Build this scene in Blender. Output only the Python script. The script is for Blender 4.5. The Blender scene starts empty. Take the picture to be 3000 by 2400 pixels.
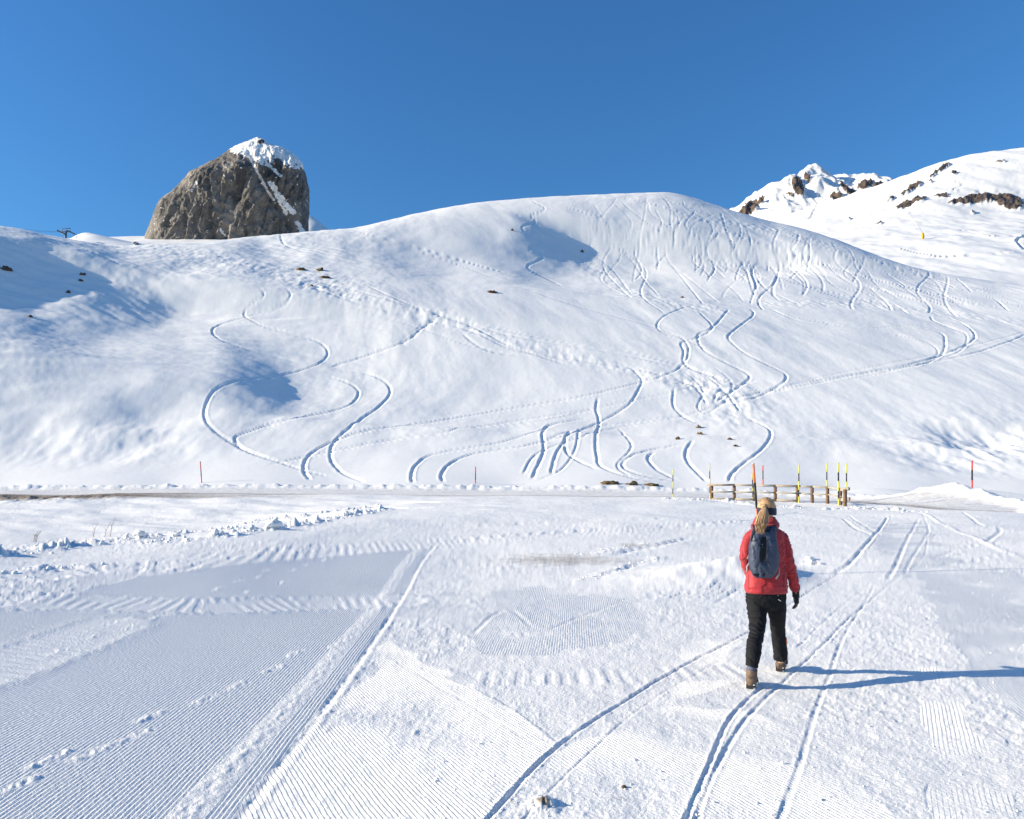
import bpy, bmesh, math, random
import numpy as np
from mathutils import Vector, Matrix

rng = np.random.default_rng(7)
random.seed(7)
scene = bpy.context.scene
COL = scene.collection

# ------------------------------------------------------------------ camera
EYE = 1.77
F = 2250.0                      # focal length in pixels of the 3000 px wide photograph
PITCH = math.atan(230 / F)
cam_d = bpy.data.cameras.new('camera')
cam = bpy.data.objects.new('camera', cam_d)
COL.objects.link(cam)
cam.location = (0, 0, EYE)
cam.rotation_euler = (math.pi / 2 + PITCH, 0, 0)
cam_d.sensor_width = 36
cam_d.lens = 36 * F / 3000
cam_d.clip_start = 0.1
cam_d.clip_end = 8000
scene.camera = cam

# ------------------------------------------------------------------ light
SUN_EL = math.radians(19.0)
SUN_AZ = math.radians(-95.5)   # measured from +Y (view direction) towards +X
to_sun = Vector((math.sin(SUN_AZ) * math.cos(SUN_EL), math.cos(SUN_AZ) * math.cos(SUN_EL), math.sin(SUN_EL)))
world = bpy.data.worlds.new('World')
scene.world = world
world.use_nodes = True
wn = world.node_tree
bg = wn.nodes['Background']
sky = wn.nodes.new('ShaderNodeTexSky')
sky.sky_type = 'NISHITA'
sky.sun_disc = False
sky.sun_elevation = SUN_EL
sky.sun_rotation = SUN_AZ
sky.altitude = 1500
sky.air_density = 1.75
sky.dust_density = 0.35
sky.ozone_density = 10.0
hs = wn.nodes.new('ShaderNodeHueSaturation')     # the photograph's colour rendering of a deep blue alpine sky
hs.inputs['Saturation'].default_value = 1.03
wn.links.new(sky.outputs[0], hs.inputs['Color'])
wn.links.new(hs.outputs[0], bg.inputs[0])
bg.inputs[1].default_value = 0.107
sun_d = bpy.data.lights.new('sun', 'SUN')
sun_d.energy = 5.0
sun_d.angle = math.radians(0.5)
sun_d.color = (1.0, 0.915, 0.73)
sun = bpy.data.objects.new('sun', sun_d)
COL.objects.link(sun)
sun.location = (-40, -20, 40)
sun.rotation_euler = to_sun.to_track_quat('Z', 'Y').to_euler()
vs = scene.view_settings
vs.view_transform = 'Standard'
vs.look = 'None'
vs.exposure = 0.68
vs.gamma = 1.0

# ------------------------------------------------------------------ pixel helpers (photograph pixels, 3000 x 2400)
CP, SP = math.cos(PITCH), math.sin(PITCH)


def qt(u, v):
    a = (np.asarray(u, float) - 1500) / F
    b = (1200 - np.asarray(v, float)) / F
    den = CP - SP * b
    return a / den, (SP + CP * b) / den          # x/Y and (z-EYE)/Y


def at(u, v, Y):
    q, t = qt(u, v)
    return Vector((float(q) * Y, Y, EYE + float(t) * Y))


def project(x, y, z):
    d = (z - EYE)
    fw = y * CP + d * SP
    up = -y * SP + d * CP
    return 1500 + F * x / fw, 1200 - F * up / fw


# ------------------------------------------------------------------ numpy noise
PERM = np.concatenate([rng.permutation(256)] * 3).astype(np.int32)
GR = np.stack([np.cos(np.arange(256) * 2.399963), np.sin(np.arange(256) * 2.399963)], 1)


def pnoise(x, y, seed=0):
    xi = np.floor(x).astype(np.int64); yi = np.floor(y).astype(np.int64)
    xf = x - xi; yf = y - yi
    xi = (xi + seed * 37) & 255; yi = (yi + seed * 91) & 255
    u = xf * xf * xf * (xf * (xf * 6 - 15) + 10); v = yf * yf * yf * (yf * (yf * 6 - 15) + 10)

    def g(ix, iy, fx, fy):
        h = PERM[PERM[ix & 255] + (iy & 255)]
        return GR[h, 0] * fx + GR[h, 1] * fy
    a = g(xi, yi, xf, yf); b = g(xi + 1, yi, xf - 1, yf)
    c = g(xi, yi + 1, xf, yf - 1); d = g(xi + 1, yi + 1, xf - 1, yf - 1)
    return ((a + u * (b - a)) * (1 - v) + (c + u * (d - c)) * v) * 1.5


def fbm(x, y, octv=4, seed=0, gain=0.5, lac=2.03):
    s = 0; a = 1.0
    for i in range(octv):
        s = s + a * pnoise(x, y, seed + i * 5)
        x = x * lac; y = y * lac; a *= gain
    return s


def ridged(x, y, octv=4, seed=0):
    s = 0; a = 1.0
    for i in range(octv):
        s = s + a * (1 - 2 * np.abs(pnoise(x, y, seed + i * 5)))
        x = x * 2.1; y = y * 2.1; a *= 0.5
    return s


def sstep(a, b, x):
    t = np.clip((x - a) / (b - a), 0, 1)
    return t * t * (3 - 2 * t)


def tps(pts, vals, smooth=1e-4):
    n = len(pts); P = np.asarray(pts, float)
    d2 = ((P[:, None] - P[None]) ** 2).sum(-1)
    K = 0.5 * d2 * np.log(d2 + 1e-12) + smooth * np.eye(n)
    A = np.zeros((n + 3, n + 3)); A[:n, :n] = K
    A[:n, n] = 1; A[:n, n + 1:] = P; A[n, :n] = 1; A[n + 1:, :n] = P.T
    w = np.linalg.solve(A, np.concatenate([np.asarray(vals, float), [0, 0, 0]]))

    def ev(a, b):
        sh = a.shape; a = a.ravel(); b = b.ravel()
        out = w[n] + w[n + 1] * a + w[n + 2] * b
        for i in range(n):
            d = (a - P[i, 0]) ** 2 + (b - P[i, 1]) ** 2
            out += w[i] * 0.5 * d * np.log(d + 1e-12)
        return out.reshape(sh)
    return ev


class Grid:
    """height field: columns of constant x/Y, rows of constant Y"""
    def __init__(s, q, Y, ctrl, coarse=4, cq=1.6):
        s.q = np.asarray(q, float); s.Y = np.asarray(Y, float)
        pts = [(cq * c[0], math.log(c[1])) for c in ctrl]
        f = tps(pts, [c[2] for c in ctrl])
        # evaluate on a coarse lattice, refine with cubic-like smoothing by linear interpolation
        qi = np.linspace(0, len(q) - 1, max(2, len(q) // coarse)); yi = np.linspace(0, len(Y) - 1, max(2, len(Y) // coarse))
        qc = np.interp(qi, np.arange(len(q)), s.q); yc = np.interp(yi, np.arange(len(Y)), s.Y)
        Zc = f(*np.broadcast_arrays(cq * qc[None], np.log(yc)[:, None]))
        Zr = np.stack([np.interp(s.Y, yc, Zc[:, j]) for j in range(len(qc))], 1)
        s.Z = np.stack([np.interp(s.q, qc, Zr[i]) for i in range(len(s.Y))], 0)
        s.QQ, s.YY = np.meshgrid(s.q, s.Y)
        s.X = s.QQ * s.YY

    def ray(s, u, v, lo=None, hi=None):
        q, t = qt(u, v); q = float(q); t = float(t)
        j = np.interp(q, s.q, np.arange(len(s.q)))
        j0 = int(min(max(math.floor(j), 0), len(s.q) - 2)); w = j - j0
        z = s.Z[:, j0] * (1 - w) + s.Z[:, j0 + 1] * w
        tt = (z - EYE) / s.Y
        if lo:
            tt = np.where(s.Y < lo, -9, tt)
        mx = np.maximum.accumulate(tt)
        i = int(np.searchsorted(mx, t))
        if i >= len(s.Y): i = int(tt.argmax())      # above the skyline: stay on the crest
        i = min(max(i, 1), len(s.Y) - 1)
        a = (t - mx[i - 1]) / (mx[i] - mx[i - 1] + 1e-12); a = min(max(a, 0), 1)
        if mx[i - 1] < -8: a = 1
        Yv = s.Y[i - 1] + a * (s.Y[i] - s.Y[i - 1])
        return q * Yv, Yv

    def h(s, x, y):
        q = x / y
        j = np.interp(q, s.q, np.arange(len(s.q))); i = np.interp(y, s.Y, np.arange(len(s.Y)))
        j0 = int(min(max(j, 0), len(s.q) - 2)); i0 = int(min(max(i, 0), len(s.Y) - 2))
        a = j - j0; b = i - i0
        Z = s.Z
        return float((Z[i0, j0] * (1 - a) + Z[i0, j0 + 1] * a) * (1 - b) + (Z[i0 + 1, j0] * (1 - a) + Z[i0 + 1, j0 + 1] * a) * b)

    def point(s, u, v, **k):
        x, y = s.ray(u, v, **k)
        return Vector((x, y, s.h(x, y)))

    def line(s, px, **k):
        return np.array([s.ray(u, v, **k) for u, v in px])

    def near(s, P, R):
        """nearest-point data for vertices within R of polyline P (xy): returns window, dist signed, arclength"""
        seg = np.hypot(*(P[1:] - P[:-1]).T); cum = np.concatenate([[0], np.cumsum(seg)])
        x0, y0 = P.min(0) - R; x1, y1 = P.max(0) + R
        y0 = max(y0, s.Y[0])
        i0 = max(int(np.searchsorted(s.Y, y0)) - 1, 0); i1 = min(int(np.searchsorted(s.Y, y1)) + 1, len(s.Y))
        qs = [x0 / y0, x0 / y1, x1 / y0, x1 / y1]
        j0 = max(int(np.searchsorted(s.q, min(qs))) - 1, 0); j1 = min(int(np.searchsorted(s.q, max(qs))) + 1, len(s.q))
        if i1 <= i0 or j1 <= j0: return None
        W = (slice(i0, i1), slice(j0, j1))
        X = s.X[W]; Y = s.YY[W]
        dn = (P[1:] - P[:-1]) / np.maximum(seg, 1e-9)[:, None]
        T = np.vstack([dn[:1], dn[:-1] + dn[1:], dn[-1:]])
        best = np.full(X.shape, 1e9); sd = np.zeros(X.shape); ar = np.zeros(X.shape)
        for k in range(len(P) - 1):
            d = P[k + 1] - P[k]; L = seg[k]
            if L < 1e-6: continue
            # window of the segment inside W
            sx0, sy0 = np.minimum(P[k], P[k + 1]) - R; sx1, sy1 = np.maximum(P[k], P[k + 1]) + R
            ys = s.Y[i0:i1]; a = int(np.searchsorted(ys, sy0)); b = int(np.searchsorted(ys, sy1)) + 1
            yl = max(sy0, s.Y[0]); yh = max(sy1, s.Y[0] + .01)
            qq = [sx0 / yl, sx0 / yh, sx1 / yl, sx1 / yh]
            c = int(np.searchsorted(s.q[j0:j1], min(qq))); e = int(np.searchsorted(s.q[j0:j1], max(qq))) + 1
            w = (slice(a, b), slice(c, e))
            px = X[w] - P[k, 0]; py = Y[w] - P[k, 1]
            tt = np.clip((px * d[0] + py * d[1]) / (L * L), 0, 1)
            ex = px - tt * d[0]; ey = py - tt * d[1]
            dd = np.hypot(ex, ey)
            # side of the line; at a shared corner the averaged tangent decides
            sg = px * d[1] - py * d[0]
            sg = np.where(tt <= 0, px * T[k, 1] - py * T[k, 0], sg)
            sg = np.where(tt >= 1, ex * T[k + 1, 1] - ey * T[k + 1, 0], sg)
            sg = np.sign(sg)
            m = dd < best[w]
            bw = best[w]; bw[m] = dd[m]; best[w] = bw
            q_ = sd[w]; q_[m] = (dd * sg)[m]; sd[w] = q_
            q_ = ar[w]; q_[m] = (cum[k] + tt * L)[m]; ar[w] = q_
        return W, best, sd, ar, cum[-1]


def smooth_line(P, n=6):
    """Catmull-Rom refinement"""
    P = np.asarray(P, float)
    if len(P) < 3: return P
    Q = np.vstack([2 * P[0] - P[1], P, 2 * P[-1] - P[-2]])
    out = []
    for i in range(1, len(Q) - 2):
        p0, p1, p2, p3 = Q[i - 1:i + 3]
        for t in np.linspace(0, 1, n, endpoint=False):
            out.append(.5 * (2 * p1 + (p2 - p0) * t + (2 * p0 - 5 * p1 + 4 * p2 - p3) * t * t + (3 * p1 - p0 - 3 * p2 + p3) * t ** 3))
    out.append(P[-1])
    return np.array(out)


def pieces(P):
    """break a sighted line where it jumps behind a fold of the ground"""
    out, cur = [], [P[0]]
    for a, b in zip(P, P[1:]):
        if abs(b[1] - a[1]) > .09 * a[1] + 3 and abs(b[1] - a[1]) > 2.5 * abs(b[0] - a[0]) * .6:
            if len(cur) > 2: out.append(np.array(cur))
            cur = []
        cur.append(b)
    if len(cur) > 2: out.append(np.array(cur))
    return out


def inpoly(u, v, poly):
    poly = np.asarray(poly, float)
    r = np.zeros(u.shape, bool)
    x0, y0 = poly[-1]
    for x1, y1 in poly:
        if y0 != y1:
            c = ((y1 > v) != (y0 > v)) & (u < (x0 - x1) * (v - y1) / (y0 - y1) + x1)
            r ^= c
        x0, y0 = x1, y1
    return r


# ------------------------------------------------------------------ materials
def mat(name):
    m = bpy.data.materials.new(name); m.use_nodes = True
    return m, m.node_tree, m.node_tree.nodes['Principled BSDF']


def simple(name, col, rough=.6, metal=0.0, var=0.0, scale=20, bump=0.0, bscale=60, sheen=0.0, spec=.4):
    m, nt, b = mat(name)
    b.inputs['Base Color'].default_value = (*col, 1); b.inputs['Roughness'].default_value = rough
    b.inputs['Metallic'].default_value = metal; b.inputs['Specular IOR Level'].default_value = spec
    if sheen: b.inputs['Sheen Weight'].default_value = sheen
    tc = nt.nodes.new('ShaderNodeTexCoord')
    if var:
        n = nt.nodes.new('ShaderNodeTexNoise'); n.inputs['Scale'].default_value = scale; n.inputs['Detail'].default_value = 5
        nt.links.new(tc.outputs['Object'], n.inputs['Vector'])
        r = nt.nodes.new('ShaderNodeValToRGB')
        r.color_ramp.elements[0].position = .3; r.color_ramp.elements[1].position = .7
        r.color_ramp.elements[0].color = (*[max(0, c * (1 - var)) for c in col], 1)
        r.color_ramp.elements[1].color = (*[min(1, c * (1 + var)) for c in col], 1)
        nt.links.new(n.outputs['Fac'], r.inputs[0]); nt.links.new(r.outputs[0], b.inputs['Base Color'])
    if bump:
        n2 = nt.nodes.new('ShaderNodeTexNoise'); n2.inputs['Scale'].default_value = bscale; n2.inputs['Detail'].default_value = 4
        nt.links.new(tc.outputs['Object'], n2.inputs['Vector'])
        bp = nt.nodes.new('ShaderNodeBump'); bp.inputs['Strength'].default_value = bump; bp.inputs['Distance'].default_value = .01
        nt.links.new(n2.outputs['Fac'], bp.inputs['Height']); nt.links.new(bp.outputs[0], b.inputs['Normal'])
    return m


SNOW = (0.93, 0.89, 0.84)


def nmath(nt, op, a, b=None, c=None):
    n = nt.nodes.new('ShaderNodeMath'); n.operation = op
    for i, v in enumerate((a, b, c)):
        if v is None: continue
        if isinstance(v, (int, float)): n.inputs[i].default_value = v
        else: nt.links.new(v, n.inputs[i])
    return n.outputs[0]


def vmath(nt, op, a, b=None, sc=None):
    n = nt.nodes.new('ShaderNodeVectorMath'); n.operation = op
    for i, v in enumerate((a, b)):
        if v is None: continue
        if isinstance(v, tuple): n.inputs[i].default_value = v
        else: nt.links.new(v, n.inputs[i])
    if sc is not None:
        if isinstance(sc, (int, float)): n.inputs['Scale'].default_value = sc
        else: nt.links.new(sc, n.inputs['Scale'])
    return n.outputs[1] if op in ('LENGTH', 'DOT_PRODUCT') else n.outputs[0]


def snow_material(name, grain=((90, .5, .004), (25, .4, .01)), cord=False, dirt=False, rock=False):
    m, nt, b = mat(name)
    L = nt.links
    b.inputs['Roughness'].default_value = .55
    b.inputs['Specular IOR Level'].default_value = .25
    tc = nt.nodes.new('ShaderNodeTexCoord')
    geo = nt.nodes.new('ShaderNodeNewGeometry')
    nrm = geo.outputs['Normal']
    if cord:
        a1 = nt.nodes.new('ShaderNodeAttribute'); a1.attribute_name = 'cord'
        a2 = nt.nodes.new('ShaderNodeAttribute'); a2.attribute_name = 'cdir'
        sx = nt.nodes.new('ShaderNodeSeparateXYZ'); L.new(a1.outputs['Vector'], sx.inputs[0])
        wob = nt.nodes.new('ShaderNodeTexNoise'); wob.inputs['Scale'].default_value = 1.2; wob.inputs['Detail'].default_value = 3
        L.new(tc.outputs['Object'], wob.inputs['Vector'])
        s = nmath(nt, 'MULTIPLY_ADD', wob.outputs['Fac'], .03, sx.outputs[0])
        fr = nmath(nt, 'FRACT', nmath(nt, 'DIVIDE', s, 0.028))
        tri = nt.nodes.new('ShaderNodeMapRange'); tri.interpolation_type = 'SMOOTHSTEP'
        L.new(nmath(nt, 'ABSOLUTE', nmath(nt, 'SUBTRACT', fr, .5)), tri.inputs[0])
        tri.inputs[1].default_value = .34; tri.inputs[2].default_value = .44      # narrow sunny lip, broad face turned away
        tri.inputs[3].default_value = .37; tri.inputs[4].default_value = -.50
        f = nmath(nt, 'MULTIPLY', tri.outputs[0], 1.0)
        # broken, uneven ridges
        er = nt.nodes.new('ShaderNodeTexNoise'); er.inputs['Scale'].default_value = 14; er.inputs['Detail'].default_value = 4
        L.new(tc.outputs['Object'], er.inputs['Vector'])
        e = nmath(nt, 'MULTIPLY_ADD', er.outputs['Fac'], 1.2, .4)
        amp = nmath(nt, 'MULTIPLY', nmath(nt, 'MULTIPLY', f, e), sx.outputs[1])
        dv = vmath(nt, 'SCALE', a2.outputs['Vector'], sc=amp)
        nrm = vmath(nt, 'NORMALIZE', vmath(nt, 'ADD', nrm, dv))
    for sc, st, dist in grain:
        n = nt.nodes.new('ShaderNodeTexNoise'); n.inputs['Scale'].default_value = sc; n.inputs['Detail'].default_value = 4
        n.inputs['Roughness'].default_value = .6
        L.new(tc.outputs['Object'], n.inputs['Vector'])
        bp = nt.nodes.new('ShaderNodeBump'); bp.inputs['Distance'].default_value = dist; bp.inputs['Strength'].default_value = st
        L.new(n.outputs['Fac'], bp.inputs['Height']); L.new(nrm, bp.inputs['Normal'])
        nrm = bp.outputs[0]
    L.new(nrm, b.inputs['Normal'])
    n = nt.nodes.new('ShaderNodeTexNoise'); n.inputs['Scale'].default_value = .35; n.inputs['Detail'].default_value = 6
    L.new(tc.outputs['Object'], n.inputs['Vector'])
    r = nt.nodes.new('ShaderNodeValToRGB')
    r.color_ramp.elements[0].position = .3; r.color_ramp.elements[1].position = .7
    r.color_ramp.elements[0].color = (*[c * .955 for c in SNOW], 1); r.color_ramp.elements[1].color = (*SNOW, 1)
    L.new(n.outputs['Fac'], r.inputs[0])
    colr = r.outputs[0]
    if dirt or rock:
        at_ = nt.nodes.new('ShaderNodeAttribute'); at_.attribute_name = 'dirt' if dirt else 'rock'
        dn = nt.nodes.new('ShaderNodeTexNoise'); dn.inputs['Scale'].default_value = 3.0 if dirt else .12
        dn.inputs['Detail'].default_value = 8; dn.inputs['Roughness'].default_value = .68
        L.new(tc.outputs['Object'], dn.inputs['Vector'])
        fac = nmath(nt, 'ADD', at_.outputs['Fac'], nmath(nt, 'MULTIPLY_ADD', dn.outputs['Fac'], .9, -.45))
        mr = nt.nodes.new('ShaderNodeMapRange')
        if dirt:
            mr.inputs[1].default_value = .28; mr.inputs[2].default_value = .95
        else:
            mr.inputs[1].default_value = .42; mr.inputs[2].default_value = .56
        L.new(fac, mr.inputs[0])
        dc = nt.nodes.new('ShaderNodeTexNoise'); dc.inputs['Scale'].default_value = 9 if dirt else .5; dc.inputs['Detail'].default_value = 6
        L.new(tc.outputs['Object'], dc.inputs['Vector'])
        rr = nt.nodes.new('ShaderNodeValToRGB')
        rr.color_ramp.elements[0].position = .35; rr.color_ramp.elements[1].position = .68
        if dirt:
            rr.color_ramp.elements[0].color = (.13, .09, .06, 1); rr.color_ramp.elements[1].color = (.42, .33, .24, 1)
        else:
            rr.color_ramp.elements[0].color = (.055, .04, .032, 1); rr.color_ramp.elements[1].color = (.20, .145, .10, 1)
        L.new(dc.outputs['Fac'], rr.inputs[0])
        mx = nt.nodes.new('ShaderNodeMix'); mx.data_type = 'RGBA'
        L.new(mr.outputs[0], mx.inputs[0]); L.new(colr, mx.inputs[6]); L.new(rr.outputs[0], mx.inputs[7])
        colr = mx.outputs[2]
    L.new(colr, b.inputs['Base Color'])
    return m


# ------------------------------------------------------------------ object helpers
def link_mesh(name, me, material=None, parent=None, smooth=True):
    if smooth: me.polygons.foreach_set('use_smooth', np.ones(len(me.polygons), bool))
    o = bpy.data.objects.new(name, me); COL.objects.link(o)
    if material: me.materials.append(material)
    if parent: o.parent = parent
    return o


def tag(o, label=None, cat=None, group=None, kind=None):
    if label: o['label'] = label
    if cat: o['category'] = cat
    if group: o['group'] = group
    if kind: o['kind'] = kind
    return o


def thing(name, loc, label, cat, group=None):
    o = bpy.data.objects.new(name, None); COL.objects.link(o)
    o.location = loc; o.empty_display_size = .2
    return tag(o, label, cat, group)


def grid_object(name, V, mask, material, attrs=(), vec_attrs=()):
    """V: (R,C,3) vertices, mask: (R-1,C-1) faces wanted"""
    R, C = V.shape[:2]
    idx = np.arange(R * C).reshape(R, C)
    f = np.stack([idx[:-1, :-1][mask], idx[:-1, 1:][mask], idx[1:, 1:][mask], idx[1:, :-1][mask]], 1)
    used, inv = np.unique(f, return_inverse=True)
    f = inv.reshape(-1, 4).astype(np.int32)
    me = bpy.data.meshes.new(name)
    vv = V.reshape(-1, 3)[used].astype(np.float32)
    me.vertices.add(len(vv)); me.vertices.foreach_set('co', vv.ravel())
    me.loops.add(f.size); me.loops.foreach_set('vertex_index', f.ravel())
    me.polygons.add(len(f)); me.polygons.foreach_set('loop_start', np.arange(0, f.size, 4, dtype=np.int32))
    me.polygons.foreach_set('loop_total', np.full(len(f), 4, np.int32))
    for n, a in attrs:
        t = me.attributes.new(n, 'FLOAT', 'POINT'); t.data.foreach_set('value', a.ravel()[used].astype(np.float32))
    for n, a in vec_attrs:
        t = me.attributes.new(n, 'FLOAT_VECTOR', 'POINT'); t.data.foreach_set('vector', a.reshape(-1, 3)[used].astype(np.float32).ravel())
    me.update(calc_edges=True)
    o = link_mesh(name, me, material)
    return tag(o, kind='structure')


def from_bm(name, bm, material, parent=None, smooth=True):
    bmesh.ops.recalc_face_normals(bm, faces=bm.faces[:])
    me = bpy.data.meshes.new(name); bm.to_mesh(me); bm.free()
    return link_mesh(name, me, material, parent, smooth)


def frames(pts):
    pts = [Vector(p) for p in pts]
    out = []
    up = Vector((0, 0, 1))
    prev = None
    for i, p in enumerate(pts):
        d = (pts[min(i + 1, len(pts) - 1)] - pts[max(i - 1, 0)]).normalized()
        if prev is None:
            r = d.cross(Vector((0, 1, 0)) if abs(d.y) < .9 else Vector((1, 0, 0))).normalized()
        else:
            r = (prev - d * prev.dot(d)).normalized()
        prev = r
        out.append((p, r, d.cross(r).normalized()))
    return out


def add_tube(bm, pts, radii, seg=12, cap=True, power=2.0):
    fr = frames(pts)
    rings = []
    for k, (p, r, s) in enumerate(fr):
        rad = radii[k] if isinstance(radii, list) else radii
        ra, rb = rad if isinstance(rad, (tuple, list)) else (rad, rad)
        ring = []
        for i in range(seg):
            a = 2 * math.pi * i / seg
            c, sn = math.cos(a), math.sin(a)
            if power != 2.0:
                c = math.copysign(abs(c) ** (2 / power), c); sn = math.copysign(abs(sn) ** (2 / power), sn)
            ring.append(bm.verts.new(p + r * ra * c + s * rb * sn))
        rings.append(ring)
    for A, B in zip(rings, rings[1:]):
        for i in range(seg):
            bm.faces.new((A[i], A[(i + 1) % seg], B[(i + 1) % seg], B[i]))
    if cap:
        bm.faces.new(rings[0][::-1]); bm.faces.new(rings[-1])
    return rings


def add_loft(bm, secs, seg=28, power=2.3):
    """sections (cx, cy, z, half width, half depth)"""
    rings = []
    for (cx, cy, z, a, b) in secs:
        ring = []
        for i in range(seg):
            t = 2 * math.pi * i / seg
            c, sn = math.cos(t), math.sin(t)
            c = math.copysign(abs(c) ** (2 / power), c); sn = math.copysign(abs(sn) ** (2 / power), sn)
            ring.append(bm.verts.new((cx + a * c, cy + b * sn, z)))
        rings.append(ring)
    for A, B in zip(rings, rings[1:]):
        for i in range(seg):
            bm.faces.new((A[i], A[(i + 1) % seg], B[(i + 1) % seg], B[i]))
    bm.faces.new(rings[0][::-1]); bm.faces.new(rings[-1])


def add_ellipsoid(bm, c, r, sub=3, rot=None):
    res = bmesh.ops.create_icosphere(bm, subdivisions=sub, radius=1)
    M = Matrix.Translation(Vector(c)) @ (rot.to_4x4() if rot else Matrix()) @ Matrix.Diagonal((*r, 1))
    bmesh.ops.transform(bm, matrix=M, verts=res['verts'])
    return res['verts']


def add_box(bm, c, size, rot=None, bevel=0):
    res = bmesh.ops.create_cube(bm, size=1)
    M = Matrix.Translation(Vector(c)) @ (rot.to_4x4() if rot else Matrix()) @ Matrix.Diagonal((*size, 1))
    bmesh.ops.transform(bm, matrix=M, verts=res['verts'])
    if bevel:
        ed = list({e for v in res['verts'] for e in v.link_edges})
        bmesh.ops.bevel(bm, geom=ed, offset=bevel, segments=2, affect='EDGES', profile=.6)


# ================================================================== TERRAIN
def near_z(x, y):
    tilt = 0.075 * np.log1p(np.exp(-(x + 1.3) * 3)) / 3
    tilt = np.minimum(tilt, .55 + .1 * np.tanh((tilt - .55) / .1)) if np.ndim(x) else min(tilt, .6)
    rise = 0.028 * np.log1p(np.exp((y - 9) * .5)) / .5
    return tilt + rise


ctrl = []
for q in (-3, -1.6, -1.0, -.75, -.5, -.3, -.12, .1, .3, .55, .8, 1.3, 3):
    for Y in (2.0, 4.2, 6.5, 9.5, 13.0):
        ctrl.append((q, Y, near_z(q * Y, Y)))


def C(u, v, Y):
    q, t = qt(u, v); ctrl.append((float(q), Y, EYE + float(t) * Y))


for u, v, Y in [
    # crest of the near plateau, dip behind it, embankment up to the road
    (0, 1603, 17), (0, 1650, 23), (0, 1563, 30), (0, 1505, 36), (0, 1455, 42),
    (350, 1580, 20), (350, 1610, 26), (350, 1545, 32), (350, 1500, 37), (350, 1452, 42),
    (700, 1545, 25), (700, 1556, 30), (700, 1500, 36.5), (700, 1451, 42),
    (1000, 1498, 31), (1000, 1497, 35), (1000, 1475, 38.5), (1000, 1452, 42),
    (1300, 1530, 25), (1300, 1480, 35), (1300, 1456, 42), (1300, 1600, 18),
    (1700, 1530, 25), (1700, 1482, 35), (1700, 1457, 42), (1700, 1600, 18),
    (2100, 1600, 18), (2100, 1535, 25), (2100, 1487, 35), (2100, 1461, 42),
    (2450, 1600, 18), (2450, 1540, 25), (2450, 1495, 35), (2450, 1470, 41),
    (2800, 1600, 18), (2800, 1545, 25), (2800, 1500, 33), (2800, 1462, 41),
    (3050, 1600, 18), (3050, 1548, 25), (3050, 1505, 33), (3050, 1470, 41),
    (-400, 1600, 19), (-400, 1560, 28), (-400, 1455, 42), (3500, 1600, 18), (3500, 1500, 34), (3500, 1465, 42),
    # road and foot of the hill
    (-400, 1440, 47), (0, 1437, 47), (500, 1434, 47), (1000, 1437, 47), (1500, 1440, 47), (2000, 1443, 47), (2450, 1455, 46.5), (2850, 1456, 46), (3100, 1458, 46), (3500, 1455, 46),
    (-400, 1420, 52), (0, 1418, 52), (500, 1415, 52), (1000, 1415, 52), (1500, 1418, 52), (2000, 1421, 52), (2450, 1432, 52), (2850, 1440, 52), (3100, 1440, 52), (3500, 1438, 52),
]:
    C(u, v, Y)
# hillside: contour lines that recede to the right, so that the slope turns a little away from the sun
for v, yl, yr in [(1330, 57.2, 61), (1250, 60.5, 71), (1150, 63.5, 81), (1050, 67, 94), (950, 72, 110), (860, 79, 130), (790, 87, 149), (740, 95, 168)]:
    for u in (-600, -200, 100, 450, 800, 1150, 1500, 1850, 2200, 2550, 2900, 3250, 3700):
        if v < 1330 and v < np.interp(u, [-600, 0, 400, 900, 1200, 1950, 2250, 2450, 2650, 2850, 3000, 3700], [640, 690, 750, 720, 670, 620, 690, 745, 815, 850, 870, 910]): continue
        if v < 800 and u < 400: continue
        C(u, v, yl + (yr - yl) * min(max(u, -500), 3500) / 3000)
SKY3 = [(-600, 620, 97), (-200, 645, 101), (0, 663, 104), (130, 688, 107), (270, 712, 111), (400, 719, 115), (560, 712, 120), (640, 704, 123), (760, 692, 130), (905, 679, 138), (1040, 668, 147), (1200, 630, 165), (1400, 593, 187), (1600, 577, 204), (1800, 568, 219), (1950, 563, 226), (2060, 588, 222), (2150, 618, 216), (2250, 646, 209), (2350, 669, 202), (2450, 701, 194), (2550, 741, 184), (2650, 776, 175), (2750, 800, 167), (2850, 815, 162), (3000, 836, 156), (3250, 860, 153), (3700, 885, 150)]
for u, v, Y in SKY3:
    C(u, v, Y)
    q, t = qt(u, v)
    ctrl.append((float(q), Y * 1.14, EYE + float(t) * Y * .985))
    ctrl.append((float(q), Y * 1.45, EYE + float(t) * Y * .70))

q_in = np.linspace(-.735, .735, 1030)
q_out = .735 + np.cumsum(np.geomspace(.004, .32, 30))
qs = np.concatenate([-q_out[::-1], q_in, q_out])
Y_near = np.concatenate([1 / np.linspace(1 / 2.1, 1 / 27.0, 530), np.linspace(27.15, 44, 105)])
Y_hill = np.concatenate([np.linspace(44.2, 120, 290), np.linspace(120.5, 236, 165)])
Y_back = np.linspace(239, 330, 32)
G = Grid(qs, np.concatenate([Y_near, Y_hill, Y_back]), ctrl, coarse=3)
X, Y = G.X, G.YY
hillw = sstep(52, 66, Y)
nearw = 1 - sstep(40, 48, Y)

K = 3000 / 2156.0


def D(*p):   # positions noted on the 2156 px wide view of the photograph
    return [(a * K, b * K) for a, b in p]


# ---- broad undulation of the hill
wx = X + 6 * pnoise(X / 30, Y / 30, 3); wy = Y + 6 * pnoise(X / 30, Y / 30, 9)
G.Z += hillw * (.26 * fbm(wx / 17, wy / 26, 3, 11) + .06 * fbm(wx / 5.0, wy / 9, 3, 21))

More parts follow.
